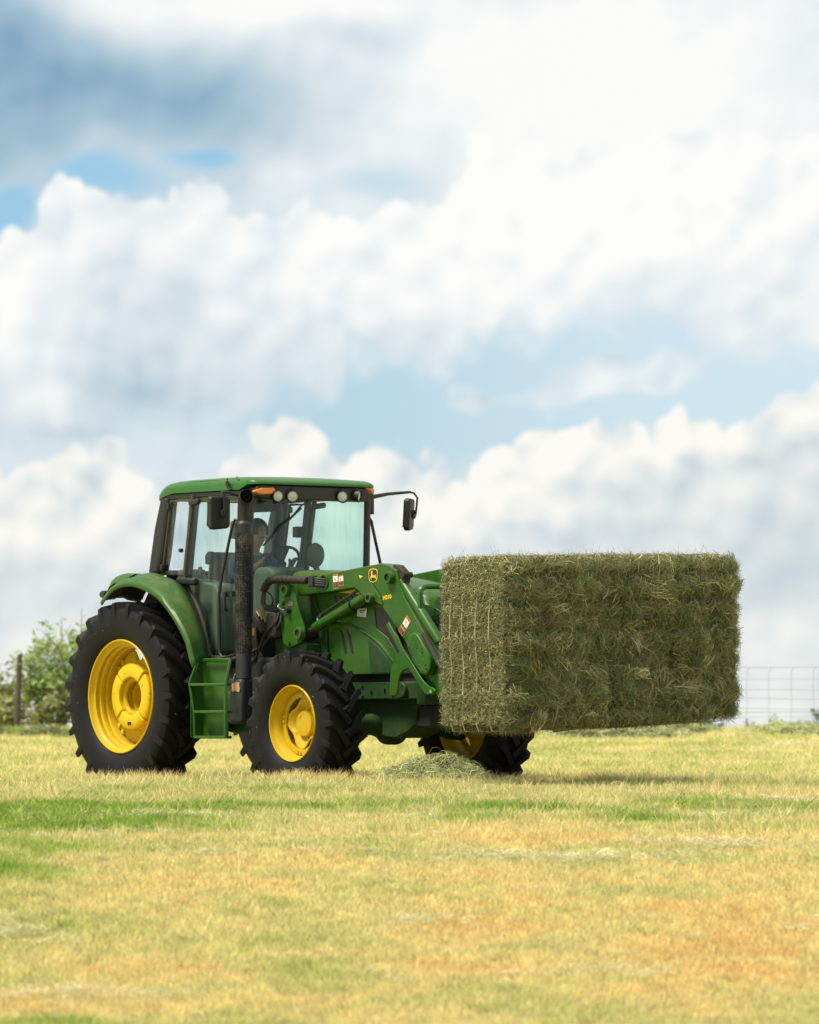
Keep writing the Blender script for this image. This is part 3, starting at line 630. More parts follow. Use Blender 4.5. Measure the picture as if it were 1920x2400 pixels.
def front_wheel(name, x, y, z, s):
    w = bpy.data.objects.new(name, None); COL.objects.link(w); w.parent = TR; w.location = (x, y, z); w.empty_display_size = .2
    R, W = .636, .385
    obj('tyre', tyre(R, W, .322, 20, .044, z), M['rubber'], w, auto=42)
    o = lambda d: s*(W/2*.76-d)
    prof_ = [(o(0), .338), (o(-.01), .330), (o(-.006), .322), (o(.018), .317), (o(.04), .308), (o(.055), .293), (o(.085), .289), (o(.115), .274), (o(.2), .272), (o(.25), .29), (o(.29), .32), (o(.30), .337), (o(.28), .342), (o(.14), .285), (o(.02), .328)]
    obj('rim', MB().lathe(prof_, n=64, closed=True), M['yellow'], w, auto=50)
    ring = MB().lathe([(o(.10), .275), (o(.098), .228), (o(.112), .226), (o(.114), .275)], n=64, closed=True)
    raise_bolts(ring, [(.252*math.cos(a+q), .252*math.sin(a+q)) for a in (.95*PI, 1.46*PI, .45*PI, 1.95*PI) for q in (-.085, .085)], o(.098), o(.088), .014, 12)
    obj('rim_flange', ring, M['yellow'], w)
    A = lobed(4, .172, .236, 1.0, .95*PI); rows = []
    for (f, d) in ((1.0, .118), (.9, .128), (.72, .165), (.55, .19), (.1, .195)):
        rows.append([(a*f if f > .8 else .2*f*a/math.hypot(a, b), o(d), b*f if f > .8 else .2*f*b/math.hypot(a, b)) for a, b in A])
    disc = MB().grid(rows, closed=True); raise_bolts(disc, [(.135*math.cos(a), .135*math.sin(a)) for a in [PI/4+i*PI/4 for i in range(8)]], o(.19), o(.165), .016)
    obj('wheel_disc', disc, M['yellow'], w, solid=.01)
    hub = MB().lathe([(o(.19), .118), (o(.135), .115), (o(.122), .108), (o(.12), .10), (o(.12), 0)], n=40); obj('hub', hub, M['yellow'], w)
    obj('hub_plug', MB().lathe([(o(.12), .016), (o(.112), .014), (o(.112), .007), (o(.116), 0)], (-.045, 0, .07), n=16), M['yellow_chip'], w)
    return w
hay_flecks(rear_wheel('rear_wheel', -.163, -.93, .845, -1), .862, .43, 40, 1); rear_wheel('rear_wheel', -.163, .93, .845, 1)
hay_flecks(front_wheel('front_wheel', 2.45, -.94, .597, -1), .636, .385, 45, 2); front_wheel('front_wheel', 2.45, .94, .597, 1)

# --- running gear
ch = MB().box((1.0, 0, .82), (2.0, .50, .50)); ch.box((2.35, -.27, .885), (1.9, .05, .155)); ch.box((2.35, .27, .885), (1.9, .05, .155)); ch.box((2.4, 0, .90), (1.7, .46, .12)); ch.box((3.27, 0, .86), (.12, .62, .20)); ch.box((1.25, 0, .6), (1.0, .34, .3))
obj('chassis', ch, GD, TR, bevel=.012)
obj('side_frame', MB().box((1.25, -.55, 1.03), (1.0, .2, .26)), M['dark'], TR, bevel=.01)
obj('engine_block', MB().box((2.3, 0, 1.05), (1.75, .50, .30)), M['dark'], TR, bevel=.01)
ax = MB(); ax.tube([(-.163, -.72, .845), (-.163, -.4, .845), (-.163, 0, .845), (-.163, .4, .845), (-.163, .72, .845)], [.10, .16, .26, .16, .10], 20)
obj('rear_axle', ax, GD, TR)
fa = MB(); fa.tube([(2.45, -.78, .597), (2.45, -.62, .60), (2.45, -.5, .585), (2.45, -.22, .59), (2.45, 0, .58), (2.45, .22, .59), (2.45, .5, .585), (2.45, .62, .60), (2.45, .78, .597)], [.15, .14, .085, .095, .155, .095, .085, .14, .15], 16)
fa.lathe([(-.12, .0), (-.12, .10), (-.06, .15), (.06, .15), (.12, .10), (.12, 0)], (2.45, 0, .56), axis='x', n=20)
obj('front_axle', fa, GD, TR)
bp_ = MB(); bp_.prism([(2.05, .83), (3.1, .83), (3.1, .63), (2.9, .52), (2.75, .47), (2.35, .50), (2.1, .60)], -.18, .18); bp_.tube([(2.3, -.18, .50), (2.3, -.34, .52), (2.42, -.60, .56)], .026, 8); bp_.tube([(2.1, -.23, .80), (2.2, -.38, .62)], .035, 8)
obj('axle_support', bp_, GD, TR, bevel=.02)
for (bx, bz) in [(2.42, .93), (2.42, .84), (2.55, .88), (2.74, .90), (2.86, .925), (2.86, .85), (3.02, .92), (3.02, .845)]: obj('bolt_head', MB().lathe([(-.315, 0), (-.315, .014), (-.29, .014)], (bx, 0, bz), n=6), M['grease'], TR)
obj('drive_cover', MB().lathe([(-.335, 0), (-.335, .062), (-.325, .07), (-.28, .07)], (3.01, 0, .89), n=28), GD, TR)
lb = MB().box((3.18, 0, .66), (.30, .36, .20)); obj('front_weight_bracket', lb, M['dark'], TR, bevel=.02)

# --- hood
def hood_rows():
    rows = []
    for (x, wt, zt, wb, zs) in [(1.42, .33, 1.965, .345, 1.80), (1.9, .33, 1.945, .345, 1.78), (2.4, .325, 1.90, .345, 1.74), (2.8, .315, 1.845, .335, 1.70), (3.1, .30, 1.79, .325, 1.66), (3.26, .28, 1.75, .31, 1.64), (3.34, .24, 1.70, .28, 1.62), (3.37, .20, 1.64, .25, 1.60)]:
        pr = [(-wb, zs-.10), (-wb, zs), (-wt-.004, zt-.055), (-wt+.025, zt-.018), (-wt+.09, zt), (-.1, zt+.012), (.1, zt+.012), (wt-.09, zt), (wt-.025, zt-.018), (wt+.004, zt-.055), (wb, zs), (wb, zs-.10)]
        rows.append([(x, a, b) for a, b in pr])
    return rows
hood = MB().grid(hood_rows()); hood.f.append(tuple(range(7*12, 8*12))); hood.m.append(0)
obj('hood', hood, G, TR, bevel=.006, auto=30)
for s in (-1, 1):
    sp_ = MB().prism([(1.45, 1.78), (2.10, 1.765), (2.45, 1.725), (2.635, 1.66), (2.675, 1.43), (2.845, 1.345), (2.99, 1.185), (2.93, 1.125), (2.925, 1.03), (1.80, 1.03), (1.68, 1.22), (1.45, 1.24)], s*.340, s*.318)
    pan = obj('hood_side_panel', sp_, G, TR, bevel=.006)
    # pressed ridge that sweeps down towards the nose, and the upper rib
    rdg = spline([(1.86, 1.545), (2.024, 1.518), (2.296, 1.467), (2.567, 1.379), (2.76, 1.279), (2.931, 1.135)], 16)
    obj('panel_ridge', MB().tube([(x, s*.340, z) for x, z in rdg], [.008]+[.02]*14+[.012], 8, flat=.7), G, TR)
    obj('panel_ridge', MB().tube([(1.87, s*.340, 1.652), (2.05, s*.342, 1.642), (2.2, s*.340, 1.618)], [.004, .011, .006], 8), G, TR)
    obj('lower_panel', MB().prism([(2.56, 1.335), (2.70, 1.27), (2.86, 1.15), (2.90, 1.04), (2.60, 1.04)], s*.3435, s*.338), GD, TR, bevel=.004)
    for (dx, dz) in ((0, 0), (.088, -.004), (.172, -.008), (.256, -.012)):
        v = [(2.046+dx, 1.734+dz), (2.085+dx, 1.728+dz), (2.118+dx, 1.692+dz), (2.140+dx, 1.648+dz), (2.108+dx, 1.652+dz), (2.082+dx, 1.695+dz)]
        obj('vent', MB().prism(v, s*.345, s*.336), M['dark'], TR, bevel=.003)
    for dx in (0, .098):
        v = [(2.14+dx, 1.436), (2.175+dx, 1.41), (2.203+dx, 1.375), (2.253+dx, 1.212), (2.212+dx, 1.228), (2.176+dx, 1.36)]
        obj('vent', MB().prism(v, s*.345, s*.336), M['dark'], TR, bevel=.003)
    me_ = MB().prism([(2.635, 1.655), (2.76, 1.640), (2.885, 1.545), (3.04, 1.205), (2.99, 1.188), (2.845, 1.350), (2.680, 1.432)], s*.330, s*.31)
    obj('side_screen', me_, M['black_trim'], TR)
    obj('hood_stripe', MB().prism([(1.6, 1.800), (2.2, 1.777), (2.36, 1.779), (2.46, 1.760), (2.44, 1.733), (2.1, 1.758), (1.6, 1.782)], s*.3485, s*.342), M['stripe'], TR)
    obj('headlamp', MB().prism([(3.20, 1.60), (3.33, 1.575), (3.33, 1.50), (3.24, 1.51)], s*.30, s*.20), M['lens'], TR, bevel=.01)
gr = MB().box((3.02, 0, 1.32), (.62, .56, .60)); obj('radiator_housing', gr, M['dark'], TR, bevel=.02)
gl = MB().box((3.345, 0, 1.30), (.03, .54, .60)); obj('grille', gl, M['black'], TR, bevel=.01)
for i in range(9): obj('grille_bar', MB().box((3.366, 0, 1.05+i*.06), (.014, .52, .014)), M['black_trim'], TR)
lk = MB().prism([(2.415, 1.608), (2.545, 1.608), (2.536, 1.532), (2.406, 1.540)], -.3475, -.3425); lab = obj('notice_label', lk, M['white'], TR)
obj('print_line', MB().box((2.487, -.3482, 1.592), (.085, .0012, .013)), M['blue_print'], lab)
obj('print_line', MB().box((2.483, -.3482, 1.574), (.055, .0012, .012)), M['blue_print'], lab)
for k in range(3): obj('print_line', MB().box((2.478, -.3482, 1.559-k*.008), (.10, .0012, .003)), M['grey_print'], lab)

# --- cab
CY = .68
for s in (-1, 1):
    o1 = MB().tube([(1.235, s*.655, 2.64), (1.225, s*.650, 2.0), (1.20, s*.640, 1.22)], .034, 8, flat=.8); obj('cab_pillar', o1, M['black_trim'], TR)
    bpil = spline([(.400, 2.66), (.372, 2.54), (.262, 1.93), (.300, 1.83), (.457, 1.646), (.573, 1.409), (.645, 1.215), (.70, 1.19), (.95, 1.185), (1.19, 1.185)], 36)
    obj('door_frame', MB().tube([(x, s*CY, z) for x, z in bpil], .024, 8), M['seal'], TR)
    obj('cab_pillar', MB().prism([(.352, 2.66), (.392, 2.66), (.262, 1.90), (.218, 1.90)], s*.655, s*.60), M['black_trim'], TR, bevel=.008)
    # black rounded rear corner
    obj('corner_panel', MB().prism([(-.118, 2.668), (.012, 2.668), (-.09, 2.13), (-.148, 1.948), (-.325, 1.952), (-.222, 2.38)], s*.70, s*.56), M['black'], TR, bevel=.045, seg=4)
    q = MB().prism([(.02, 2.64), (.345, 2.632), (.235, 1.94), (-.115, 1.965)], s*.668, s*.662); obj('quarter_window', q, M['glass_clear'], TR)
    obj('window_frame', MB().tube([(.03, s*.672, 2.625), (.34, s*.672, 2.615), (.24, s*.672, 1.935), (-.105, s*.672, 1.965), (.03, s*.672, 2.625)], .012, 6), M['seal'], TR)
    obj('window_catch', MB().box((.012, s*.69, 2.575), (.035, .03, .055)), M['black'], TR, bevel=.008); obj('window_catch', MB().box((-.09, s*.69, 2.02), (.035, .03, .06)), M['black'], TR, bevel=.008)
    obj('window_knob', MB().lathe([(s*.70, 0), (s*.70, .018), (s*.67, .02)], (.20, 0, 2.17), n=14), M['black'], TR)
    dg_ = MB().prism([(.41, 2.635), (1.215, 2.635), (1.185, 1.20), (.665, 1.205), (.585, 1.40), (.468, 1.645), (.31, 1.84), (.28, 1.93)], s*.684, s*.678); obj('door_glass', dg_, M['glass'], TR)
    obj('door_hinge', MB().box((.445, s*.705, 2.60), (.15, .05, .052), rot=Matrix.Rotation(-.06, 3, 'Y')), M['black'], TR, bevel=.018, seg=3)
    obj('door_hinge', MB().box((.345, s*.715, 1.885), (.285, .07, .068), rot=Matrix.Rotation(.05, 3, 'Y')), M['black'], TR, bevel=.022, seg=3)
    hd = MB().tube([(.915, s*.69, 1.765), (.935, s*.725, 1.77), (.945, s*.73, 1.69), (.935, s*.725, 1.625), (.915, s*.69, 1.62)], .017, 8); hd.box((.975, s*.69, 1.76), (.10, .03, .05)); obj('door_handle', hd, M['black'], TR)
wsx = 1.225
obj('windscreen', MB().prism([(-.615, 2.635), (.615, 2.635), (.612, 2.0), (.56, 1.30), (-.56, 1.30), (-.612, 2.0)], wsx-.003, wsx+.003, axis='x'), M['glass'], TR)
obj('rear_window', MB().prism([(-.56, 2.62), (.56, 2.62), (.56, 2.02), (-.56, 2.02)], -.10, -.106, axis='x'), M['glass_clear'], TR)
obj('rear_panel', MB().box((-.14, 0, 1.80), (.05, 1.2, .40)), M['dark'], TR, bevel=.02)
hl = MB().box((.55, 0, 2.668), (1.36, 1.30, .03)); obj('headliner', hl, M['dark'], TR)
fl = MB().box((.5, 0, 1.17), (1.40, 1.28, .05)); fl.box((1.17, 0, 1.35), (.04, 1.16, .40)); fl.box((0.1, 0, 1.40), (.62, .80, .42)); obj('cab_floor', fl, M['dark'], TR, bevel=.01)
for y in (-.665, .665): obj('door_sill', MB().box((.92, y, 1.165), (.60, .05, .04)), M['black_trim'], TR, bevel=.01)
# roof: green shell over a black underside
def roof_rows(shrink=0.0):
    rows = []
    st = [(-.152, .665, 2.652, .02), (-.147, .680, 2.69, .35), (-.134, .69, 2.722, .62), (-.108, .695, 2.752, .80), (-.065, .698, 2.778, .95), (0, .70, 2.796, 1.0), (.10, .70, 2.806, 1.0), (.3, .70, 2.812, 1), (.8, .70, 2.815, 1.0), (1.12, .70, 2.812, .96), (1.24, .695, 2.800, .85), (1.31, .67, 2.783, .70), (1.345, .63, 2.765, .52), (1.36, .56, 2.752, .36)]
    for (x, w, zt, f) in st:
        zb = 2.69 if .1 < x < 1.2 else (2.63+.06*min(1, max(0, (x+.152)/.25))**.6 if x <= .1 else 2.735-.02*(1.36-x))
        zb = min(zb, zt-.012)
        pr = []
        for (a, q) in [(-1, 0), (-1.0, .35), (-.985, .62), (-.95, .84), (-.88, .95), (-.6, 1.0), (-.25, 1.03), (.25, 1.03), (.6, 1.0), (.88, .95), (.95, .84), (.985, .62), (1.0, .35), (1, 0)]:
            pr.append((x, a*w, zb+(zt-zb)*q))
        rows.append(pr)
    return rows
rr = roof_rows(); rf = MB().grid(rr); rf.f.append(tuple(range(14))); rf.m.append(0); k = 14*(len(rr)-1); rf.f.append(tuple(range(k, k+14))[::-1]); rf.m.append(0)
rf.grid([[p for p in (rr[i][0], (rr[i][0][0], 0, rr[i][0][2]), rr[i][-1])] for i in range(len(rr))])
roof = obj('cab_roof', rf, M['green_roof'], TR, auto=50)
obj('roof_rib', MB().tube([(.10, -.668, 2.778), (.5, -.667, 2.786), (1.02, -.664, 2.788)], [.004, .010, .006], 8), M['green_roof'], roof)
obj('roof_latch', MB().tube([(1.03, -.655, 2.797), (1.10, -.68, 2.772)], [.016, .012], 10), M['green_roof'], roof)
und = MB().box((.55, -.655, 2.665), (1.35, .06, .055)); und.box((.55, .655, 2.665), (1.35, .06, .055))
und.prism([(-.655, 2.62), (-.655, 2.71), (-.60, 2.732), (.60, 2.732), (.655, 2.71), (.655, 2.62), (.56, 2.605), (-.56, 2.605)], 1.19, 1.335, axis='x')
obj('roof_fascia', und, M['black'], TR, bevel=.015, seg=3)
def lamp(y, yaw, z, x=1.345):
    h = bpy.data.objects.new('work_lamp', None); COL.objects.link(h); h.parent = TR; h.location = (x, y, z); h.rotation_euler = (0, rad(8), yaw); h.empty_display_size = .05
    obj('lamp_housing', MB().lathe([(-.085, 0), (-.085, .03), (-.06, .046), (.02, .058), (.028, .058), (.030, .050), (.018, .046)], axis='x', n=24), M['black'], h)
    obj('lens', MB().lathe([(.016, .047), (.022, .03), (.024, 0)], axis='x', n=24), M['lens'], h)
    obj('lamp_bracket', MB().box((-.03, 0, .05), (.05, .03, .05)), M['black'], h, bevel=.006)
lamp(-.437, -.18, 2.632); lamp(-.272, -.42, 2.634); lamp(.284, -.30, 2.646); lamp(.455, .62, 2.655)
obj('turn_signal', MB().prism([(-.690, 2.676), (-.612, 2.700), (-.480, 2.708), (-.455, 2.690), (-.462, 2.648), (-.635, 2.640), (-.683, 2.655)], 1.30, 1.352, axis='x'), M['amber'], TR, bevel=.012, seg=3)
obj('turn_signal', MB().prism([(.560, 2.738), (.650, 2.736), (.668, 2.712), (.660, 2.672), (.565, 2.668)], 1.24, 1.335, axis='x'), M['amber'], TR, bevel=.012, seg=3)
wp = MB().tube([(1.30, -.02, 2.63), (1.26, -.13, 2.54), (1.25, -.19, 2.47)], .007, 6); wp.tube([(1.245, -.10, 2.535), (1.242, -.30, 2.375), (1.242, -.52, 2.19)], [.011, .013, .009], 6); wp.tube([(1.244, -.29, 2.39), (1.244, -.36, 2.33)], .017, 6)
obj('wiper', wp, M['black_trim'], TR)
an = MB().tube([(1.02, -.72, 2.69), (.985, -.725, 2.725), (.98, -.725, 2.765)], [.012, .016, .020], 10); an.tube([(.98, -.725, 2.765), (.98, -.725, 2.80)], .004, 6); an.tube([(1.0, -.73, 2.755), (1.02, -.73, 2.748), (1.015, -.73, 2.715)], .004, 6); obj('aerial_base', an, M['black'], TR)
# mirrors
def mirror(y, z, w, h, yaw, x, armpts, boss):
    mi = bpy.data.objects.new('mirror', None); COL.objects.link(mi); mi.parent = TR; mi.location = (x, y, z); mi.rotation_euler = (0, rad(3), yaw); mi.empty_display_size = .1
    obj('mirror_shell', MB().prism([(-w/2, h/2-.02), (-w/2+.02, h/2), (w/2-.02, h/2), (w/2, h/2-.02), (w/2+.008, -h/2+.03), (w/2-.015, -h/2+.005), (-w/2+.05, -h/2-.012), (-w/2+.02, -h/2+.01)], -.03, .03, axis='x'), M['black'], mi, bevel=.018, seg=3)
    obj('mirror_glass', MB().box((-.032, 0, 0), (.004, w*.86, h*.86)), M['steel'], mi)
    obj('mirror_boss', MB().lathe([(.028, .042), (.045, .040), (.052, .03), (.052, 0)], (0, boss[0], boss[1]), axis='x', n=20), M['black'], mi)
    return mi
m1 = mirror(-.985, 2.474, .232, .285, 0.05, 1.20, None, (.035, -.005))
obj('mirror_arm', MB().tube([(1.245, -.952, 2.468), (1.25, -.950, 2.62), (1.24, -.965, 2.655), (1.22, -.955, 2.660), (1.22, -.88, 2.655), (1.22, -.70, 2.61)], .012, 8), M['black'], TR)
m2 = mirror(1.155, 2.512, .165, .285, .62, 1.20, None, (.045, 0.0))
a2 = MB().tube([(1.24, 1.205, 2.512), (1.24, 1.225, 2.66), (1.22, 1.20, 2.705), (1.20, 1.165, 2.712)], .010, 8); a2.tube([(1.20, 1.175, 2.714), (1.20, .92, 2.690), (1.20, .72, 2.655)], [.012, .015, .022], 8); a2.box((1.20, .735, 2.575), (.03, .022, .15)); a2.box((1.20, .69, 2.575), (.04, .06, .10)); obj('mirror_arm', a2, M['black'], TR)
obj('grab_rail', MB().tube([(1.20, .652, 2.470), (1.20, .70, 2.468), (1.20, .725, 2.44), (1.20, .745, 2.36), (1.20, .83, 2.055), (1.2, .835, 1.9), (1.2, .66, 1.88)], .014, 8), M['black'], TR)
obj('grab_rail', MB().tube([(1.18, -.70, 2.41), (1.116, -.74, 2.42), (1.082, -.745, 2.361), (.939, -.745, 1.967), (.880, -.745, 1.761), (.884, -.745, 1.40), (.886, -.745, 1.235), (.93, -.745, 1.19), (.985, -.745, 1.19), (1.10, -.72, 1.215)], .0135, 8), M['black'], TR)
# inside the cab
st_ = MB().box((.27, 0, 1.515), (.48, .50, .14)); obj('seat_cushion', st_, M['seat_cloth'], TR, bevel=.05, seg=3)
sb_ = MB().box((.06, 0, 1.86), (.13, .46, .62), rot=Matrix.Rotation(-.12, 3, 'Y')); obj('seat_back', sb_, M['seat_cloth'], TR, bevel=.05, seg=3)
obj('console', MB().prism([(-.05, 1.25), (-.05, 2.00), (.08, 2.01), (.12, 1.92), (.55, 1.86), (.60, 1.78), (.60, 1.25)], -.55, -.32), M['grey_plastic'], TR, bevel=.02)
lv = MB().tube([(.19, -.36, 1.90), (.20, -.36, 2.0), (.215, -.36, 2.07)], .013, 8); obj('lever', lv, M['brass'], TR)
obj('lever_knob', MB().prism([(.16, 2.05), (.155, 2.13), (.20, 2.17), (.255, 2.16), (.262, 2.09), (.22, 2.045)], -.39, -.33), M['black'], TR, bevel=.012)
for (lx, ly, lz) in ((.045, -.36, 2.03), (.13, -.42, 1.975), (.31, -.42, 1.96)): obj('lever', MB().tube([(lx-.01, ly, 1.86), (lx-.008, ly, lz-.05), (lx, ly, lz-.03), (lx, ly, lz)], [.008, .008, .02, .018], 8), M['black'], TR)
obj('dashboard', MB().prism([(.86, 1.30), (.84, 1.90), (.90, 2.005), (1.08, 2.01), (1.19, 1.95), (1.19, 1.30)], -.36, .06), M['grey_plastic'], TR, bevel=.03, seg=3)
pod = MB().tube([(.93, 0, 1.86), (.81, 0, 2.03)], .035, 10); obj('steering_column', pod, M['black'], TR)
sw = bpy.data.objects.new('steering_wheel', None); COL.objects.link(sw); sw.parent = TR; sw.location = (.80, 0, 2.04); sw.rotation_euler = (0, rad(-55), 0)
rimv = MB(); ring_ = [[((.19+.014*math.cos(b))*math.cos(a), (.19+.014*math.cos(b))*math.sin(a), .014*math.sin(b)) for b in np.linspace(0, 2*PI, 8, endpoint=False)] for a in np.linspace(0, 2*PI, 33)]
rimv.grid(ring_, closed=True); obj('wheel_rim', rimv, M['black'], sw)
spk = MB(); [spk.box((.09*math.cos(a), .09*math.sin(a), -.004), (.19, .03, .012), rot=Matrix.Rotation(a, 3, 'Z')) for a in (0, 2.1, 4.2)]; spk.lathe([(-.02, 0), (-.02, .05), (.012, .045), (.012, 0)], axis='z', n=18); obj('spokes', spk, M['black'], sw)
pd = MB().lathe([(-.035, 0), (-.035, .08), (-.01, .115), (.03, .112), (.045, .09), (.048, 0)], axis='x', n=28); pdo = obj('instrument_pod', pd, M['grey_plastic'], TR); pdo.location = (.95, .275, 2.125); pdo.rotation_euler = (0, rad(10), rad(-12)); pdo.scale = (1, .72, 1)
obj('pod_stalk', MB().tube([(.95, .27, 2.05), (.96, .30, 1.97), (.98, .26, 1.85), (.98, .1, 1.80)], [.03, .026, .03, .03], 8), M['grey_plastic'], TR)
obj('cab_mirror', MB().prism([(-.50, 2.60), (-.18, 2.60), (-.18, 2.51), (-.50, 2.49)], 1.03, 1.06, axis='x'), M['dark'], TR, bevel=.01)
obj('cab_mirror_stem', MB().box((1.045, -.42, 2.63), (.02, .03, .07)), M['dark'], TR)
obj('monitor', MB().box((.80, -.50, 2.34), (.03, .20, .16), rot=Matrix.Rotation(.5, 3, 'Z')), M['grey_plastic'], TR, bevel=.012)
obj('switch_box', MB().box((.32, .56, 2.36), (.08, .10, .10)), M['dark'], TR, bevel=.01)

# --- fenders
FO = [(-.447, 1.699), (-.357, 1.769), (-.262, 1.824), (-.131, 1.862), (.034, 1.867), (.211, 1.838), (.386, 1.781), (.502, 1.725), (.618, 1.643), (.733, 1.542), (.848, 1.421), (.929, 1.307), (.986, 1.167), (1.02, 1.108)]
FI = [(-.447, 1.712), (-.40, 1.80), (-.31, 1.875), (-.20, 1.92), (-.05, 1.93), (.10, 1.895), (.285, 1.83), (.445, 1.646), (.563, 1.409), (.60, 1.30), (.642, 1.19)]
for s in (-1, 1):
    a = spline(FO, 30); b = spline(FI, 30); rows = []
    for i, ((xo, zo), (xi, zi)) in enumerate(zip(a, b)):
        j0, j1 = max(i-1, 0), min(i+1, 29); tx, tz = a[j1][0]-a[j0][0], a[j1][1]-a[j0][1]; L = math.hypot(tx, tz); nx, nz = -tz/L, tx/L   # outwards of the arch
        row = []
        for (t, h) in [(0, -.028), (0, .0), (.04, .022), (.12, .034), (.38, .045), (.44, .058), (.62, .058), (.70, .03), (1.0, .0)]:
            y = -1.12+t*.44; row.append((xo+(xi-xo)*t+nx*h, -s*y if s > 0 else y, zo+(zi-zo)*t+nz*h))
        rows.append(row)
    fe = obj('fender', MB().grid(rows), M['green_dusty'], TR, solid=.012, auto=40)
    shade_rows = [[(p[0]+(.0), p[1]*.99, p[2]-.03) for p in r[2:]] for r in rows[1:-2]]
    obj('fender_shade_sheet', MB().grid(shade_rows), M['dark'], fe)  # added dark sheet: the fender's underside shade put in as colour
    ys = -1 if s < 0 else 1
    hump = [[(x, ys*y, z+dz) for (y, dz) in ((1.03, -.06), (1.0, .0), (.94, .025), (.82, .025), (.76, 0), (.76, -.06))] for (x, z) in ((-.50, 1.80), (-.49, 1.85), (-.45, 1.90), (-.38, 1.935), (-.28, 1.945), (-.16, 1.935))]
    obj('lamp_pod', MB().grid(hump), M['green_dusty'], fe, auto=50)
    obj('tail_lamp', MB().prism([(-.515, 1.80), (-.512, 1.85), (-.475, 1.905), (-.44, 1.92), (-.455, 1.87), (-.475, 1.80)], ys*.80, ys*.99), M['red'], TR, bevel=.012)
    rl = MB().lathe([(-.50, 0), (-.50, .030), (-.48, .036), (-.42, .034), (-.41, .0)], (0, ys*1.07, 1.778), axis='x', n=20); obj('rear_lamp', rl, M['black'], TR)
    obj('lens', MB().lathe([(-.498, .026), (-.506, .018), (-.508, 0)], (0, ys*1.07, 1.778), axis='x', n=18), M['tan'], TR)
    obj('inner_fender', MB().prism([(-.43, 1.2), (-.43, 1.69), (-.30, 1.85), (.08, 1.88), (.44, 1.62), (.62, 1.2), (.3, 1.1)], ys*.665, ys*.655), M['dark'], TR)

# --- steps and tank on the near side
SY = -1.05
sf = MB()
sf.tube([(.838, -.95, 1.165), (.850, SY, .965), (.923, SY, .705), (.934, SY, .468)], .013, 6); obj('step_rail', sf, G, TR)
obj('step_rail', MB().tube([(1.338, -.95, 1.163), (1.405, SY, .945), (1.405, SY, .468)], .016, 6), G, TR)
obj('step_rail', MB().tube([(.83, -.95, 1.166), (1.345, -.95, 1.166)], .016, 6), G, TR)
for z, x0 in ((.945, .86), (.703, .925), (.477, .935)):
    obj('step_tread', MB().box(((x0+1.40)/2, SY+.03, z), (1.40-x0, .09, .026)), M['green_dusty'], TR, bevel=.006)
pl_ = MB().prism([(.86, .47), (.84, .97), (.835, 1.165), (1.24, 1.165), (1.24, .47)], -.905, -.895); obj('step_panel', pl_, M['green_dusty'], TR, bevel=.004)
obj('step_side', MB().prism([(SY+.012, .965), (-.945, 1.16), (-.90, 1.16), (-.90, .47), (SY+.012, .47), (SY+.012, .70)], .850, .858, axis='x'), M['green_dusty'], TR, bevel=.003)
obj('access_cover', MB().box((1.27, -.908, .80), (.18, .008, .17)), G, TR, bevel=.003)
obj('battery_box', MB().box((1.28, -.68, .70), (.42, .22, .36)), GD, TR, bevel=.02)
tk = MB().prism([(-.90, .595), (-.90, .985), (-.885, 1.005), (-.62, 1.005), (-.5, .98), (-.5, .595)], 1.05, 1.46, axis='x'); tank = obj('fuel_tank', tk, M['tank'], TR, bevel=.05, seg=4)
tk2 = MB().prism([(1.30, .60), (1.30, .985), (1.46, 1.0), (1.475, .96), (1.475, .60)], -.935, -.86); obj('tank_guard', tk2, M['tank'], TR, bevel=.03, seg=4)
obj('torn_sticker', MB().prism([(1.337, .942), (1.355, .957), (1.425, .965), (1.461, .962), (1.457, .935), (1.467, .912), (1.458, .878), (1.425, .880), (1.395, .888), (1.360, .878), (1.341, .895), (1.351, .915)], -.9395, -.9335), M['tan'], tank)
obj('tank_handle', MB().tube([(1.325, -.90, 1.0), (1.340, -.90, 1.035), (1.370, -.90, 1.045), (1.385, -.90, 1.03)], .009, 8), M['steel'], tank)
obj('tank_strap', MB().box((1.58, -.72, .84), (.20, .20, .34)), M['dark'], TR, bevel=.02)
obj('cab_mount', MB().tube([(1.70, -.62, 1.16), (1.70, -.62, 1.0)], .09, 14), M['rust'], TR)
obj('cab_mount_bracket', MB().box((1.50, -.52, 1.15), (.65, .25, .07)), M['seal'], TR, bevel=.01)

# --- exhaust
EX = (1.40, -.85)
ex = bpy.data.objects.new('exhaust_stack', None); COL.objects.link(ex); ex.parent = TR; ex.location = (EX[0], EX[1], 1.0); ex.empty_display_size = .1
pts = [(0, 0, 1.24), (0, 0, 1.36), (0, 0, 1.46), (.002, 0, 1.52), (.010, 0, 1.565), (.030, -.004, 1.60), (.062, -.010, 1.612)]
ep = MB().tube(pts, [.053]*4+[.055, .060, .066], 20, caps=False); obj('exhaust_pipe', ep, M['rust'], ex, solid=.004)
obj('pipe_bore', MB().tube([(p[0], p[1], p[2]) for p in pts[2:]], .0495, 20), M['bore'], ex)
obj('pipe_mouth', MB().lathe([(.0, .062), (.001, 0)], (.0655, -.010, 1.612), axis='x', n=24), M['bore'], ex)
obj('shield_collar', MB().lathe([(1.40, .052), (1.372, .076), (1.29, .077), (1.29, .073)], axis='z', n=32), M['black'], ex)
obj('shield_tube', MB().lathe([(1.29, .072), (.225, .072)], axis='z', n=32), M['shield'], ex)
rings = MB()
for i in range(44):
    z = .235+i*.0242; rings.lathe([(z-.003, .072), (z-.002, .0755), (z+.002, .0755), (z+.003, .072)], axis='z', n=28)
for i in range(24):
    a = 2*PI*i/24; rings.box((.073*math.cos(a), .073*math.sin(a), .76), (.005, .003, 1.05), rot=Matrix.Rotation(a, 3, 'Z'))
tag(obj('shield_ribs', rings, M['shield'], ex, smooth=False), kind='stuff')
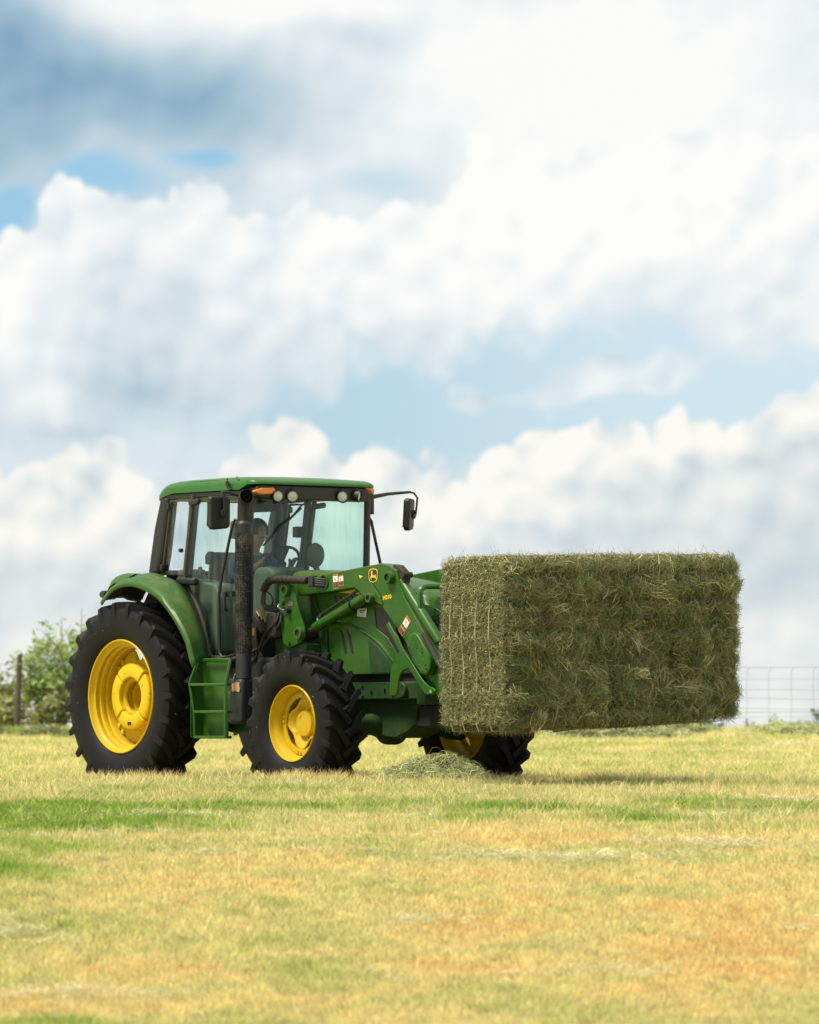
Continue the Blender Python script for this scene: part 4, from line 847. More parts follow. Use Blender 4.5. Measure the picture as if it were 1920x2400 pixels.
obj('muffler', MB().lathe([(.24, 0), (.24, .070), (.0, .070), (-.02, 0)], axis='z', n=28), M['tank'], ex)

# --- loader
ARM = [(1.71, 1.845), (1.898, 1.887), (2.074, 1.905), (2.628, 1.961), (2.949, 1.99), (3.047, 1.975), (3.167, 1.930), (3.215, 1.80), (3.275, 1.70), (3.560, 1.381), (3.69, 1.188), (3.80, 1.08), (3.90, .98), (4.05, .90), (4.30, .72), (4.36, .60), (4.28, .53), (4.05, .60), (3.788, .781), (3.598, .969), (3.506, 1.026), (3.445, 1.101), (3.306, 1.295), (3.012, 1.572), (2.973, 1.606), (2.926, 1.638), (2.832, 1.665), (2.777, 1.671), (2.566, 1.784), (2.249, 1.758), (1.765, 1.732), (1.728, 1.74)]
for s in (-1, 1):
    Y = lambda y: -s*y if s > 0 else y                                 # numbers below are for the right-hand (near) side
    arm = obj('loader_arm', MB().prism(ARM, Y(-.50), Y(-.38)), G, TR, bevel=.010, seg=2)
    post = obj('loader_mast', MB().prism([(1.539, 1.835), (1.743, 1.831), (1.788, 1.733), (1.817, 1.636), (1.920, 1.451), (1.924, 1.368), (1.861, 1.312), (1.691, 1.268), (1.625, 1.302), (1.602, 1.321), (1.569, 1.44), (1.558, 1.486), (1.585, 1.551), (1.539, 1.612)], Y(-.565), Y(-.545)), G, TR, bevel=.006)
    obj('loader_mast', MB().prism([(1.54, 1.82), (1.75, 1.82), (1.83, 1.64), (1.98, 1.44), (2.0, 1.05), (1.50, 1.05), (1.50, 1.30), (1.56, 1.45), (1.56, 1.55)], Y(-.345), Y(-.365)), GD, TR, bevel=.006)
    obj('mast_gusset', MB().prism([(1.44, 1.345), (1.62, 1.40), (1.90, 1.30), (1.90, 1.10), (1.80, 1.02), (1.50, 1.02), (1.50, 1.20), (1.44, 1.22)], Y(-.53), Y(-.36)), GD, TR, bevel=.008)
    def boss(x, z, r, y0=-.60, y1=-.50, nm='pin_boss', par=TR):
        b = obj(nm, MB().lathe([(Y(y1), r*.98), (Y(y0+.008), r), (Y(y0), r*.92), (Y(y0), r*.60), (Y(y0+.03), r*.58), (Y(y0+.03), 0)], (x, 0, z), n=26), G, par)
        obj('pin', MB().lathe([(Y(y0+.028), r*.56), (Y(y0+.016), r*.50), (Y(y0+.016), 0)], (x, 0, z), n=18), M['grease'], b); return b
    boss(1.665, 1.778, .055, -.605, -.55); boss(1.866, 1.395, .058, -.605, -.55)
    boss(3.105, 1.862, .056, -.555, -.49); boss(2.845, 1.690, .042, -.565, -.49)
    # lift cylinder
    lc = obj('lift_cylinder', MB().tube([(1.905, Y(-.44), 1.442), (1.935, Y(-.44), 1.452), (2.75, Y(-.44), 1.738)], [.040, .046, .046], 20), G, TR)
    obj('cylinder_rod', MB().tube([(1.80, Y(-.44), 1.405), (1.93, Y(-.44), 1.45)], .024, 12), M['steel'], lc)
    obj('rod_eye', MB().lathe([(Y(-.49), 0), (Y(-.49), .050), (Y(-.39), .050), (Y(-.39), 0)], (1.825, 0, 1.40), n=20), M['grease'], lc)
    obj('cylinder_eye', MB().lathe([(Y(-.49), 0), (Y(-.49), .055), (Y(-.39), .055), (Y(-.39), 0)], (2.84, 0, 1.700), n=20), M['grease'], lc)
    obj('cylinder_hose', MB().tube([(1.985, Y(-.455), 1.540), (2.03, Y(-.455), 1.565), (2.18, Y(-.465), 1.615), (2.40, Y(-.465), 1.70), (2.55, Y(-.46), 1.755), (2.72, Y(-.45), 1.80)], .013, 8), M['hose'], lc)
    hf = MB().tube([(1.975, Y(-.45), 1.50), (1.972, Y(-.45), 1.535), (2.03, Y(-.455), 1.562)], .015, 8); obj('hose_fitting', hf, M['steel'], lc)
    obj('hose_clip', MB().tube([(2.48, Y(-.44+.054*math.cos(a)), 1.643+.05*math.sin(a)) for a in np.linspace(0, 2*PI, 15)], .007, 6), M['black'], lc)
    # tilt cylinder over the knee, with its bell crank
    tc_ = obj('tilt_cylinder', MB().tube([(3.165, Y(-.44), 1.845), (3.18, Y(-.44), 1.828), (3.70, Y(-.44), 1.305), (3.715, Y(-.44), 1.29)], [.040, .046, .046, .042], 20), G, TR)
    obj('cylinder_rod', MB().tube([(3.70, Y(-.44), 1.305), (3.98, Y(-.44), 1.02)], .024, 12), M['steel'], tc_)
    obj('bell_crank', MB().prism([(3.08, 1.982), (3.165, 1.970), (3.235, 1.920), (3.265, 1.872), (3.245, 1.80), (3.275, 1.72), (3.340, 1.655), (3.30, 1.63), (3.20, 1.73), (3.15, 1.80)], Y(-.475), Y(-.405)), M['grease'], TR, bevel=.012)
    obj('grease_pin', MB().lathe([(Y(-.49), 0), (Y(-.49), .026), (Y(-.39), .026), (Y(-.39), 0)], (3.245, 0, 1.885), n=16), M['grease'], TR)
    # reinforcing plates of the knee
    obj('knee_plate', MB().prism([(2.647, 1.816), (2.69, 1.835), (2.813, 1.829), (2.965, 1.686), (2.99, 1.629), (2.946, 1.637), (2.89, 1.66), (2.845, 1.648), (2.79, 1.69), (2.695, 1.72), (2.647, 1.764)], Y(-.514), Y(-.50)), G, arm, bevel=.004)
    obj('weld_bead', MB().tube([(2.813, Y(-.512), 1.829), (2.965, Y(-.512), 1.686)], .007, 6), G, arm)
    hole = MB().lathe([(Y(-.50), .066), (Y(-.512), .064), (Y(-.512), .054), (Y(-.50), .052), (Y(-.47), .052)], (2.13, 0, 1.845), n=32); obj('hose_port', hole, G, arm)
    obj('port_bore', MB().lathe([(Y(-.5035), .053), (Y(-.5035), 0)], (2.13, 0, 1.845), n=28), M['dark'], arm)
    # linkage cover with pressed ribs
    cv = obj('linkage_cover', MB().prism([(3.412, 1.297), (3.445, 1.345), (3.475, 1.368), (3.51, 1.380), (3.556, 1.374), (3.594, 1.348), (3.66, 1.27), (3.732, 1.19), (3.758, 1.126), (3.750, 1.061), (3.715, 1.022), (3.665, 1.010), (3.618, 1.028), (3.51, 1.128), (3.446, 1.223)], Y(-.585), Y(-.50)), G, TR, bevel=.016, seg=3)
    for (x0, z0, x1, z1) in [(3.50, 1.345, 3.575, 1.245), (3.475, 1.285, 3.60, 1.12), (3.57, 1.315, 3.655, 1.205), (3.645, 1.175, 3.70, 1.10), (3.60, 1.115, 3.665, 1.045), (3.655, 1.15, 3.71, 1.065)]:
        obj('pressed_rib', MB().tube([(x0, Y(-.585), z0), (x1, Y(-.585), z1)], .009, 8), G, cv)
    obj('cover_slot', MB().prism([(3.615, 1.265), (3.645, 1.245), (3.655, 1.215), (3.62, 1.225)], Y(-.5865), Y(-.57)), M['dark'], cv)
    obj('cover_slot', MB().prism([(3.452, 1.255), (3.468, 1.262), (3.515, 1.185), (3.498, 1.175)], Y(-.5865), Y(-.57)), M['grease'], cv)
    obj('link_bar', MB().tube([(3.60, Y(-.53), 1.37), (3.80, Y(-.53), 1.12), (4.0, Y(-.53), .95)], .022, 8), M['grease'], TR)
    # parking stand folded against the arm
    obj('parking_stand', MB().prism([(3.091, 1.452), (3.134, 1.480), (3.188, 1.409), (3.243, 1.361), (3.281, 1.319), (3.327, 1.252), (3.611, .973), (3.688, .921), (3.764, .900), (3.786, .885), (3.790, .869), (3.768, .842), (3.657, .847), (3.596, .894), (3.42, 1.073), (3.343, 1.057), (3.297, 1.027), (3.275, .98), (3.258, .886), (3.243, .849), (3.219, .835), (3.165, .840), (3.142, .868), (3.157, 1.014), (3.188, 1.118), (3.243, 1.178), (3.289, 1.220), (3.204, 1.320), (3.150, 1.381)], Y(-.555), Y(-.535)), G, TR, bevel=.005)
    obj('stand_bolt', MB().lathe([(Y(-.575), 0), (Y(-.575), .017), (Y(-.553), .017)], (3.752, 0, .872), n=6), M['steel'], TR)
    hb = MB().tube([(3.45, Y(-.43), 1.15), (3.45, Y(-.45), 1.55), (3.45, Y(-.455), 1.70), (3.45, Y(-.45), 1.745), (3.45, Y(-.425), 1.772), (3.45, Y(-.38), 1.782), (3.45, 0, 1.784)], .026, 8, flat=1.0); obj('hood_guard', hb, M['green_roof'], TR)
obj('cross_tube', MB().tube([(3.50, -.40, 1.17), (3.50, .40, 1.17)], .06, 18), G, TR)
obj('cross_tube', MB().tube([(3.45, -.44, 1.14), (3.45, .44, 1.14)], .04, 12), GD, TR)

# --- emblem and lettering on the near arm
emb = bpy.data.objects.new('emblem', None); COL.objects.link(emb); emb.parent = TR; emb.location = (2.846, -.5035, 1.886); emb.empty_display_size = .05
bx = [(-.064, .037), (-.050, .054), (0, .063), (.050, .054), (.064, .037), (.060, -.03), (.050, -.047), (0, -.062), (-.050, -.047), (-.060, -.03)]
obj('badge_border', MB().prism(bx, -.0010, .003), M['badge_yellow'], emb)
obj('badge_field', MB().prism([(a*.88, b*.885) for a, b in bx], -.0018, .0), M['print'], emb)
DEER = [(-.030,.030),(-.022,.038),(-.016,.036),(-.020,.048),(-.010,.040),(-.004,.044),(-.008,.034),(.000,.027),(-.008,.024),(-.011,.010),(-.004,.004),(.016,.003),(.030,-.002),(.037,.012),(.041,.010),(.038,-.006),(.044,-.018),(.053,-.030),(.047,-.034),(.034,-.021),(.022,-.016),(.004,-.017),(-.012,-.017),(-.027,-.018),(-.020,-.032),(-.025,-.035),(-.035,-.020),(-.040,-.014),(-.026,-.006),(-.024,.012),(-.022,.023),(-.030,.025)]
obj('badge_deer', MB().prism(DEER, -.0028, -.0015), M['badge_yellow'], emb)
tm = text_mesh('H310', .060, .0008, .0022); tm.materials.append(M['badge_yellow']); to = bpy.data.objects.new('lettering', tm); COL.objects.link(to); to.parent = TR; to.location = (2.985, -.5018, 1.671); to.rotation_euler = (PI/2, rad(-6), 0); to.scale = (.93, .82, 1)
obj('arrow_mark', MB().prism([(2.635, 1.895), (2.697, 1.883), (2.655, 1.866)], -.5022, -.4995), M['badge_yellow'], TR)
def warn(cx, cz, w, h, rot, split, two=False):
    e = bpy.data.objects.new('warning_label', None); COL.objects.link(e); e.parent = TR; e.location = (cx, -.5015, cz); e.rotation_euler = (0, rot, 0); e.empty_display_size = .03
    obj('label_plate', MB().box((0, 0, 0), (w, .0016, h)), M['orange'], e)
    ih = h*.84; top = h/2-h*.13
    obj('label_picture', MB().box((0, -.0012, top-(top+h/2-.006)*split/2), (w*.86, .0016, (top+h/2-.006)*split)), M['white'], e)
    obj('label_text', MB().box((0, -.0014, -h/2+.006+(top+h/2-.006)*(1-split)/2), (w*.86, .0016, (top+h/2-.006)*(1-split)-.002)), M['print'], e)
    obj('label_heading', MB().box((0, -.0012, h/2-h*.065), (w*.7, .0012, h*.04)), M['print'], e)
    obj('pictogram', MB().prism([(-w*.2, top-.012), (-w*.05, top-.012), (w*.2, top-.045), (w*.12, top-.05), (-w*.02, top-.03), (-w*.15, top-.04)], -.0026, -.0018), M['grey_print'], e)
    zz = -h/2+.01
    while zz < -h/2+(top+h/2)*(1-split)-.004: obj('print_line', MB().box((-w*.05, -.0024, zz), (w*.6, .0006, .0022)), M['grey_print'], e); zz += .0075
    if two: obj('label_band', MB().box((0, -.0030, -h*.17), (w*.86, .0012, h*.085)), M['orange'], e)
warn(2.299, 1.846, .074, .128, rad(-4), .50); warn(2.380, 1.853, .072, .094, rad(-4), .55); warn(3.293, 1.441, .078, .175, rad(43), .45, True)
lb4 = obj('serial_plate', MB().prism([(1.664, 1.688), (1.760, 1.687), (1.763, 1.632), (1.668, 1.634)], -.5668, -.564), M['print'], TR)
for k in range(7): obj('print_line', MB().box((1.678+k*.0125, -.5674, 1.661), (.005, .0008, .042+.006*((k*37) % 3-1))), M['grey_print'], lb4)

# --- hydraulics beside the mast
slv = spline([(1.355, -.60, 1.775), (1.37, -.60, 1.80), (1.45, -.60, 1.865), (1.56, -.60, 1.880), (1.70, -.60, 1.878), (1.85, -.60, 1.868), (1.99, -.585, 1.862)], 60)
obj('hose_sleeve', MB().tube(slv, [.034+.004*math.sin(i*2.1)+.003*math.sin(i*5.3) for i in range(60)], 12), M['grease'], TR)
obj('hose_clamp', MB().box((2.04, -.56, 1.853), (.07, .06, .10)), M['black_trim'], TR, bevel=.008)
for k in range(4): obj('hydraulic_hose', MB().tube([(2.0, -.575+.01*k, 1.880-.018*k), (2.08, -.56, 1.880-.020*k), (2.14, -.52, 1.868-.018*k), (2.20, -.44, 1.865-.018*k)], .011, 8), M['hose'], TR)
for k in range(4):
    d = k*.016
    obj('hydraulic_hose', MB().tube(spline([(1.36, -.60+d*.3, 1.775), (1.33+d, -.60, 1.72), (1.335+d, -.60, 1.66), (1.39+d, -.60, 1.615+d*.6), (1.46, -.59, 1.60+d), (1.54, -.56, 1.615+d)], 18), .0095, 8), M['hose'], TR)
obj('hydraulic_hose', MB().tube(spline([(1.40, -.59, 1.77), (1.46, -.59, 1.74), (1.485, -.59, 1.69), (1.46, -.59, 1.64)], 14), .008, 8), M['hose'], TR)
obj('valve_block', MB().prism([(1.25, 1.545), (1.30, 1.58), (1.44, 1.43), (1.40, 1.385)], -.66, -.54), M['rust'], TR, bevel=.012)
obj('valve_block', MB().box((1.50, -.55, 1.47), (.14, .16, .22)), M['grease'], TR, bevel=.02)
for (a, b) in [((1.33, 1.61), (1.38, 1.52)), ((1.37, 1.62), (1.43, 1.50)), ((1.29, 1.60), (1.33, 1.55))]: obj('quick_coupler', MB().tube([(a[0], -.62, a[1]), (b[0], -.62, b[1])], .016, 10), M['brass'], TR)
for k, (x0, x1) in enumerate([(1.25, 1.26), (1.275, 1.30), (1.30, 1.34)]):
    obj('hydraulic_hose', MB().tube(spline([(x0+.02, -.63, 1.53), (x0, -.64, 1.45), (x0, -.64, 1.34), (x0+.01, -.62, 1.25), (x1+.05, -.60, 1.14), (x1+.12, -.55, 1.02)], 18), .011, 8), M['hose'], TR)
    if k < 2: obj('hose_fitting', MB().tube([(x0, -.64, 1.45), (x0, -.64, 1.385)], .015, 8), M['brass'], TR)
obj('hydraulic_hose', MB().tube(spline([(1.60, -.58, 1.56), (1.60, -.60, 1.48), (1.50, -.62, 1.38), (1.40, -.63, 1.30), (1.36, -.64, 1.24)], 16), .013, 8), M['hose'], TR)
obj('hydraulic_hose', MB().tube(spline([(1.56, -.58, 1.58), (1.57, -.62, 1.50), (1.47, -.64, 1.42), (1.41, -.64, 1.36), (1.37, -.65, 1.27), (1.30, -.66, 1.16)], 16), .013, 8), M['hose'], TR)
obj('control_rod', MB().tube([(1.36, -.66, 1.26), (1.10, -.74, 1.17)], .017, 8), M['rust'], TR)
obj('steel_pipe', MB().tube(spline([(1.585, -.585, 1.66), (1.575, -.60, 1.638), (1.61, -.60, 1.615), (1.66, -.59, 1.605), (1.69, -.575, 1.608)], 12), .009, 8), M['steel'], TR)
obj('plug', MB().lathe([(-.61, 0), (-.61, .022), (-.56, .03)], (1.705, 0, 1.602), n=14), M['black'], TR); obj('bolt_head', MB().lathe([(-.60, 0), (-.60, .022), (-.56, .026)], (1.615, 0, 1.673), n=14), G, TR)
obj('bolt_head', MB().lathe([(-.585, 0), (-.585, .022), (-.56, .022)], (1.70, 0, 1.315), n=6), G, TR)

# --- bale clamp on the front of the loader
cl = MB().box((4.655, -.80, 1.33), (.065, .70, .80)); cl.box((4.655, .80, 1.33), (.065, .70, .80)); cl.box((4.655, 0, 1.68), (.065, 1.0, .10)); cl.box((4.655, 0, .98), (.065, 1.0, .10)); cl.box((4.60, 0, .75), (.08, 1.1, .35))
obj('bale_clamp', cl, M['black_trim'], TR, bevel=.008)
for y in (-.44, .44): obj('clamp_bracket', MB().prism([(4.0, 1.05), (4.62, 1.35), (4.62, .55), (4.25, .52), (3.95, .95)], y-.07, y-.05), G, TR, bevel=.005)
for y in (-.9, -.3, .3, .9): obj('clamp_fork', MB().tube([(4.66, y, .95), (4.80, y, .93), (5.2, y, .92), (5.4, y, .92)], [.018, .018, .016, .004], 8), M['black_trim'], TR)

# ------------------------------------------------------------------ the driver
def skin_mesh(name, nodes, edges, root, mat, parent, sub=2, smooth=True):
    me = bpy.data.meshes.new(name); me.from_pydata([n[:3] for n in nodes], edges, []); me.materials.append(mat)
    o = bpy.data.objects.new(name, me); COL.objects.link(o)
    if parent: o.parent = parent
    md = o.modifiers.new('skin', 'SKIN'); md.use_smooth_shade = True; md.branch_smoothing = .4
    sv = me.skin_vertices[0].data
    for i, n in enumerate(nodes):
        r = n[3]; sv[i].radius = (r, r) if not isinstance(r, tuple) else r; sv[i].use_root = (i == root)
    ss = o.modifiers.new('subd', 'SUBSURF'); ss.levels = sub; ss.render_levels = sub
    return o
def build_person():
    base = Vector((.30, 0, 1.59)); p = empty('person', TR.matrix_world @ Vector((0, 0, 0)), 0, 'person in a blue shirt sitting at the steering wheel inside the tractor cab', 'person')
    c, s = math.cos(HEAD), math.sin(HEAD); p.location = world(base); p.rotation_euler = (0, 0, HEAD)
    B = lambda x, y, z: (x-base.x, y-base.y, z-base.z)
    N = []; E_ = []
    def n(x, y, z, r, par=None):
        N.append((*B(x, y, z), r))
        if par is not None: E_.append((par, len(N)-1))
        return len(N)-1
    pel = n(.27, 0, 1.69, .13); wa = n(.28, 0, 1.84, .125, pel); chs = n(.32, 0, 2.02, .135, wa); nk = n(.38, 0, 2.17, .06, chs); n0 = n(.41, 0, 2.235, .055, nk)
    h1 = n(.445, 0, 2.29, (.075, .085), n0); h2 = n(.455, 0, 2.36, (.088, .10), h1); n(.45, 0, 2.425, (.06, .07), h2)
    for q in (-1, 1):
        sh = n(.33, q*.17, 2.11, .065, chs); el = n(.50, q*.27, 1.90, .047, sh); wr = n(.715, q*.185, 2.045, .028, el); pm = n(.765, q*.170, 2.075, .027, wr)
        for k, (dx, dy, dz, r) in enumerate(((.045, .022, .030, .0095), (.052, .007, .034, .010), (.050, -.009, .031, .0098), (.043, -.024, .024, .0085))):
            f1 = n(.765+dx*.6, q*(.170+dy), 2.075+dz*.8, r, pm); f2 = n(.765+dx*1.0, q*(.170+dy), 2.075+dz*.55, r*.95, f1); n(.765+dx*.85, q*(.170+dy), 2.075+dz*.05, r*.85, f2)
        t1 = n(.75, q*.13, 2.092, .0105, wr); n(.785, q*.128, 2.082, .0095, t1)
        hp = n(.33, q*.10, 1.68, .085, pel); kn = n(.74, q*.15, 1.70, .06, hp); an = n(.86, q*.15, 1.29, .042, kn); n(.97, q*.16, 1.235, .035, an)
    body = skin_mesh('body', N, E_, 0, M['skin'], p)
    # clothes follow the body
    S = []; SE = []
    def m(x, y, z, r, par=None):
        S.append((*B(x, y, z), r))
        if par is not None: SE.append((par, len(S)-1))
        return len(S)-1
    a = m(.27, 0, 1.70, .145); b = m(.28, 0, 1.84, .145); SE.append((a, b)); cc = m(.32, 0, 2.02, (.165, .15), b); m(.365, 0, 2.14, .085, cc)
    for q in (-1, 1):
        sh = m(.33, q*.175, 2.11, .085, cc); el = m(.50, q*.275, 1.90, .062, sh); m(.655, q*.212, 2.005, .045, el)
    skin_mesh('shirt', S, SE, 0, M['shirt'], p)
    S = []; SE = []; a = m(.28, 0, 1.68, .148)
    for q in (-1, 1):
        hp = m(.36, q*.11, 1.685, .10, a); kn = m(.74, q*.155, 1.705, .075, hp); m(.855, q*.155, 1.33, .056, kn)
    skin_mesh('trousers', S, SE, 0, M['trousers'], p)
    hr = []
    for th in np.linspace(0, PI*.60, 9):
        hr.append([B(.440+.108*math.sin(th)*math.cos(f)-.008, .097*math.sin(th)*math.sin(f), 2.355+.115*math.cos(th)-(.02 if math.cos(f) < 0 else 0)*th) for f in np.linspace(.55, 2*PI-.55, 20)])
    obj('hair', MB().grid(hr), M['hair'], p, solid=.012)
    face = MB(); face.tube([B(.538, 0, 2.375), B(.556, 0, 2.345), B(.566, 0, 2.335), B(.545, 0, 2.322)], [.008, .012, .014, .010], 8); obj('nose', face, M['skin'], p)
    for q in (-1, 1):
        obj('eye', MB().lathe([(-.008, 0), (0, .008), (.004, .006), (.006, 0)], B(.528, q*.034, 2.362), axis='x', n=12), M['hair'], p)
        obj('ear', MB().tube([B(.45, q*.092, 2.375), B(.44, q*.104, 2.36), B(.443, q*.102, 2.325), B(.455, q*.09, 2.315)], [.008, .016, .013, .007], 8), M['skin'], p)
    obj('mouth', MB().tube([B(.525, -.022, 2.297), B(.538, 0, 2.296), B(.525, .022, 2.297)], .006, 6), M['grease'], p)
build_person()

# ------------------------------------------------------------------ the stack: 21 small square bales on edge, seven across and three high
HAYCOL = np.array([(.345,.325,.155), (.24,.235,.11), (.16,.172,.07), (.095,.13,.052), (.17,.125,.06), (.56,.51,.29)])
HAYW = np.array([.26, .28, .23, .12, .06, .05])
def hay_colours(n, green=0.0, light=1.0):
    w = HAYW.copy(); w[2:4] *= 1+green*2; w[0] *= max(.2, 1-green); w /= w.sum()
    c = HAYCOL[rng.choice(len(HAYCOL), n, p=w)]*rng.uniform(.80, 1.32, (n, 1))*light
    return np.clip(c*rng.uniform(.93, 1.07, (n, 3)), 0, 1)
def haycore():  # packed hay under the strands; shade of the gaps put into its colour
    m, t, b = principled('packed_hay'); tc = t.new('ShaderNodeTexCoord'); O = tc.outputs['Object']
    n = t.noise(O, 60, 5, .7); n2 = t.noise(O, 9, 4, .6)
    t.put(b.inputs['Base Color'], t.ramp(t.math('MULTIPLY_ADD', n, .6, t.math('MULTIPLY', n2, .4)), [(.30, (.022,.020,.008)), (.5, (.07,.065,.027)), (.7, (.15,.14,.06))])); b.inputs['Roughness'].default_value = .95; b.inputs['Specular IOR Level'].default_value = .05
    bp = t.new('ShaderNodeBump'); bp.inputs['Strength'].default_value = 1; bp.inputs['Distance'].default_value = .02; t.put(bp.inputs['Height'], n); t.l.new(bp.outputs[0], b.inputs['Normal']); return m
M['haycore'] = haycore()
BX0, BX1 = 4.80, 5.645; BW = 2.465/7
COLW = ['leftmost', 'second', 'third', 'middle', 'fifth', 'sixth', 'rightmost']
def bale_bounds(c, l):
    yc = -1.25+BW*(c+.5); t = c/6.0
    top = 1.925+.055*t; bot = .585+.075*t
    h = (top-bot)/3; z0 = bot+h*l
    return yc, z0, h
def bulge(y, z, c, l, h):
    """how far the end of the bale swells beyond its flat face: strings cut in at 1/4 and 3/4 height"""
    f = z/h
    lobes = np.abs(np.sin(PI*(f*2+.5)))**.6; edge = np.clip(np.minimum(f, 1-f)/.10, 0, 1)**.5; ye = .45+.55*np.clip((BW/2-np.abs(y))/.06, 0, 1)**.5
    return .118*(lobes*.82+.18)*edge*ye
def build_bale(c, l):
    yc, z0, h = bale_bounds(c, l); r_ = np.random.default_rng(500+c*3+l)
    off = r_.normal(0, .010, 3)+np.array([r_.uniform(-.016, .016), 0, 0]); amp = r_.uniform(.65, 1.35); lean = r_.normal(0, .015); tint = r_.uniform(.92, 1.10); grn = r_.uniform(0, .8)
    org = world((0, 0, 0))
    root_l = np.array([(BX0+BX1)/2+off[0], yc+off[1]*.6, z0])
    xe = (BX1-BX0)/2
    pos = ['bottom', 'middle', 'top'][l]
    lab = {0: 'hay bale on edge at the %s end of the %s layer of the stack', 6: 'hay bale on edge at the %s end of the %s layer of the stack'}.get(c)
    lab = lab % ('left' if c == 0 else 'right', pos) if lab else 'hay bale on edge, %s from the left in the %s layer of the stack' % (COLW[c] if c != 3 else 'fourth', pos)
    # body: a box with swollen, string-cut ends
    nx, ny, nz = 14, 8, 18; mb = MB()
    sag = (-.020*max(0, 1-c/3.0)+r_.uniform(-.035, .015)) if l == 0 else 0.0
    def shape(x, y, z):
        """x -1..1, y -1..1, z 0..1 on the box surface"""
        X = x*(xe-.05); Y = y*(BW/2-.006); Z = z*h
        q = wavy(np.array([X*1.0+yc*3+Z]), np.array([Y+Z*1.7+l*2.0]), .30, 31, 3)[0]
        if abs(x) > .999: X += np.sign(x)*(amp*bulge(np.array([Y]), np.array([Z]), c, l, h)[0]+.03*q+lean*(Z-h/2))
        rx = 1-.10*max(0, abs(x)-.82)/.18
        if abs(y) > .999: Y += np.sign(y)*(.022*np.sin(PI*z)*abs(math.sin(PI*(2*z+.5)))+.014*q)*(1 if (c in (0, 6)) else .2)
        if z > .999: Z += .014*q+(.02+.02*math.sin(c*2.3) if l == 2 else 0)*(1-x*x*.6)
        if z < .001: Z += .012*q+(sag if x > -.5 else sag*.4)
        return (X, Y*rx, (Z-h/2)*(1-.06*max(0, abs(x)-.82)/.18)+h/2)
    def face(fn, a, b):
        rows = [[shape(*fn(i/a, j/b)) for j in range(b+1)] for i in range(a+1)]; mb.grid(rows)
    face(lambda u, v: (1, -1+2*u, v), ny, nz); face(lambda u, v: (-1, -1+2*u, v), ny, nz)
    face(lambda u, v: (-1+2*u, -1, v), nx, nz); face(lambda u, v: (-1+2*u, 1, v), nx, nz)
    face(lambda u, v: (-1+2*u, -1+2*v, 0), nx, ny); face(lambda u, v: (-1+2*u, -1+2*v, 1), nx, ny)
    o = obj('hay_bale', mb, M['haycore'], None, auto=180)
    o.location = world(root_l); o.rotation_euler = (0, 0, HEAD)
    tag(o, lab, 'hay bale', 'hay bales strapped together in the stack on the loader')
    # loose strands on the faces that can be seen
    R_, T_, Bd, W_, C_, F_ = [], [], [], [], [], []
    def put(root, direc, L, nrm, lift, col, w):
        n = len(root); jit = r_.normal(0, .18, (n, 3)); d = direc+jit*.5; d /= np.linalg.norm(d, axis=1, keepdims=True)
        out = nrm*lift[:, None]
        a = root-d*L[:, None]*.5+nrm*r_.uniform(-.008, .006, (n, 1)); b = root+d*L[:, None]*.5+out
        R_.append(a); T_.append(b); Bd.append(nrm*(r_.uniform(-.003, .022, (n, 1)))+r_.normal(0, .13, (n, 3))*L[:, None]); W_.append(w); C_.append(col); F_.append(nrm+r_.normal(0, .6, (n, 3)))
    def field(u, v, seed):
        return PI*1.2*wavy(u, v, .24, seed, 2)
    # end face towards the front
    n = 2600; y = r_.uniform(-BW/2, BW/2, n); z = r_.uniform(0, 1, n)*h; kp = np.abs(np.sin(PI*(2*z/h+.5)))**.5*np.clip(.45+(BW/2-np.abs(y))/.035, 0, 1)*np.clip(np.minimum(z, h-z)/.03, 0, 1) > r_.uniform(0, .85, n)
    y, z = y[kp], z[kp]; n = len(y)
    x = (xe-.05)+amp*bulge(y, z, c, l, h)+lean*(z-h/2)+.03*wavy(y*0+xe+yc*3+z, y+z*1.7+l*2.0, .30, 31, 3)
    a = field(y+yc*2, z+z0*1.3, 77+c)+r_.normal(0, .75, n)
    # strands bow over the swell, lying down more where a string pinches
    d = np.stack([r_.normal(0, .18, n), np.cos(a), np.sin(a)], 1)
    clump = .5+.5*wavy(y+yc, z+z0, .16, 12, 3); gl = np.clip(grn*.5+.9*(wavy(y+yc, z+z0, .35, 13, 2)), 0, 1)
    col = hay_colours(n, 0, tint)*(.84+.3*clump)[:, None]; gc = hay_colours(n, 1.6, tint); col = np.where((gl > r_.uniform(.2, 1, n))[:, None], gc, col)
    put(np.stack([x, y, z+ (sag*.6*np.clip(1-z/(h*.5), 0, 1))], 1), d, r_.uniform(.06, .18, n), np.tile([1., 0, 0], (n, 1)), np.abs(r_.normal(0, .026, n)), col, r_.uniform(.003, .0065, n))
    # flakes: bunches of stalks that lie the same way and stand a little proud
    for q in range(16):
        cy, cz = r_.uniform(-BW*.42, BW*.42), r_.uniform(.08, .92)*h; m = int(r_.integers(25, 60)); a = r_.uniform(0, 2*PI)+r_.normal(0, .25, m)
        y = np.clip(cy+r_.normal(0, .035, m), -BW/2, BW/2); z = np.clip(cz+r_.normal(0, .028, m), .01, h-.01)
        x = (xe-.05)+amp*bulge(y, z, c, l, h)+lean*(z-h/2)+.03*wavy(y*0+xe+yc*3+z, y+z*1.7+l*2.0, .30, 31, 3)+.012
        cc = hay_colours(1, r_.uniform(0, 1.5), tint*r_.uniform(.8, 1.35))
        put(np.stack([x, y, z], 1), np.stack([r_.normal(.1, .12, m), np.cos(a), np.sin(a)], 1), r_.uniform(.09, .22, m), np.tile([1., 0, 0], (m, 1)), np.abs(r_.normal(.008, .03, m)), np.clip(cc*r_.uniform(.7, 1.3, (m, 1)), 0, 1), r_.uniform(.003, .0062, m))
    # long wisps hanging from the pinches and edges
    n = 70; y = r_.uniform(-BW/2, BW/2, n); z = h*r_.choice([.03, .30, .52, .78, .97], n)+r_.normal(0, .02, n)
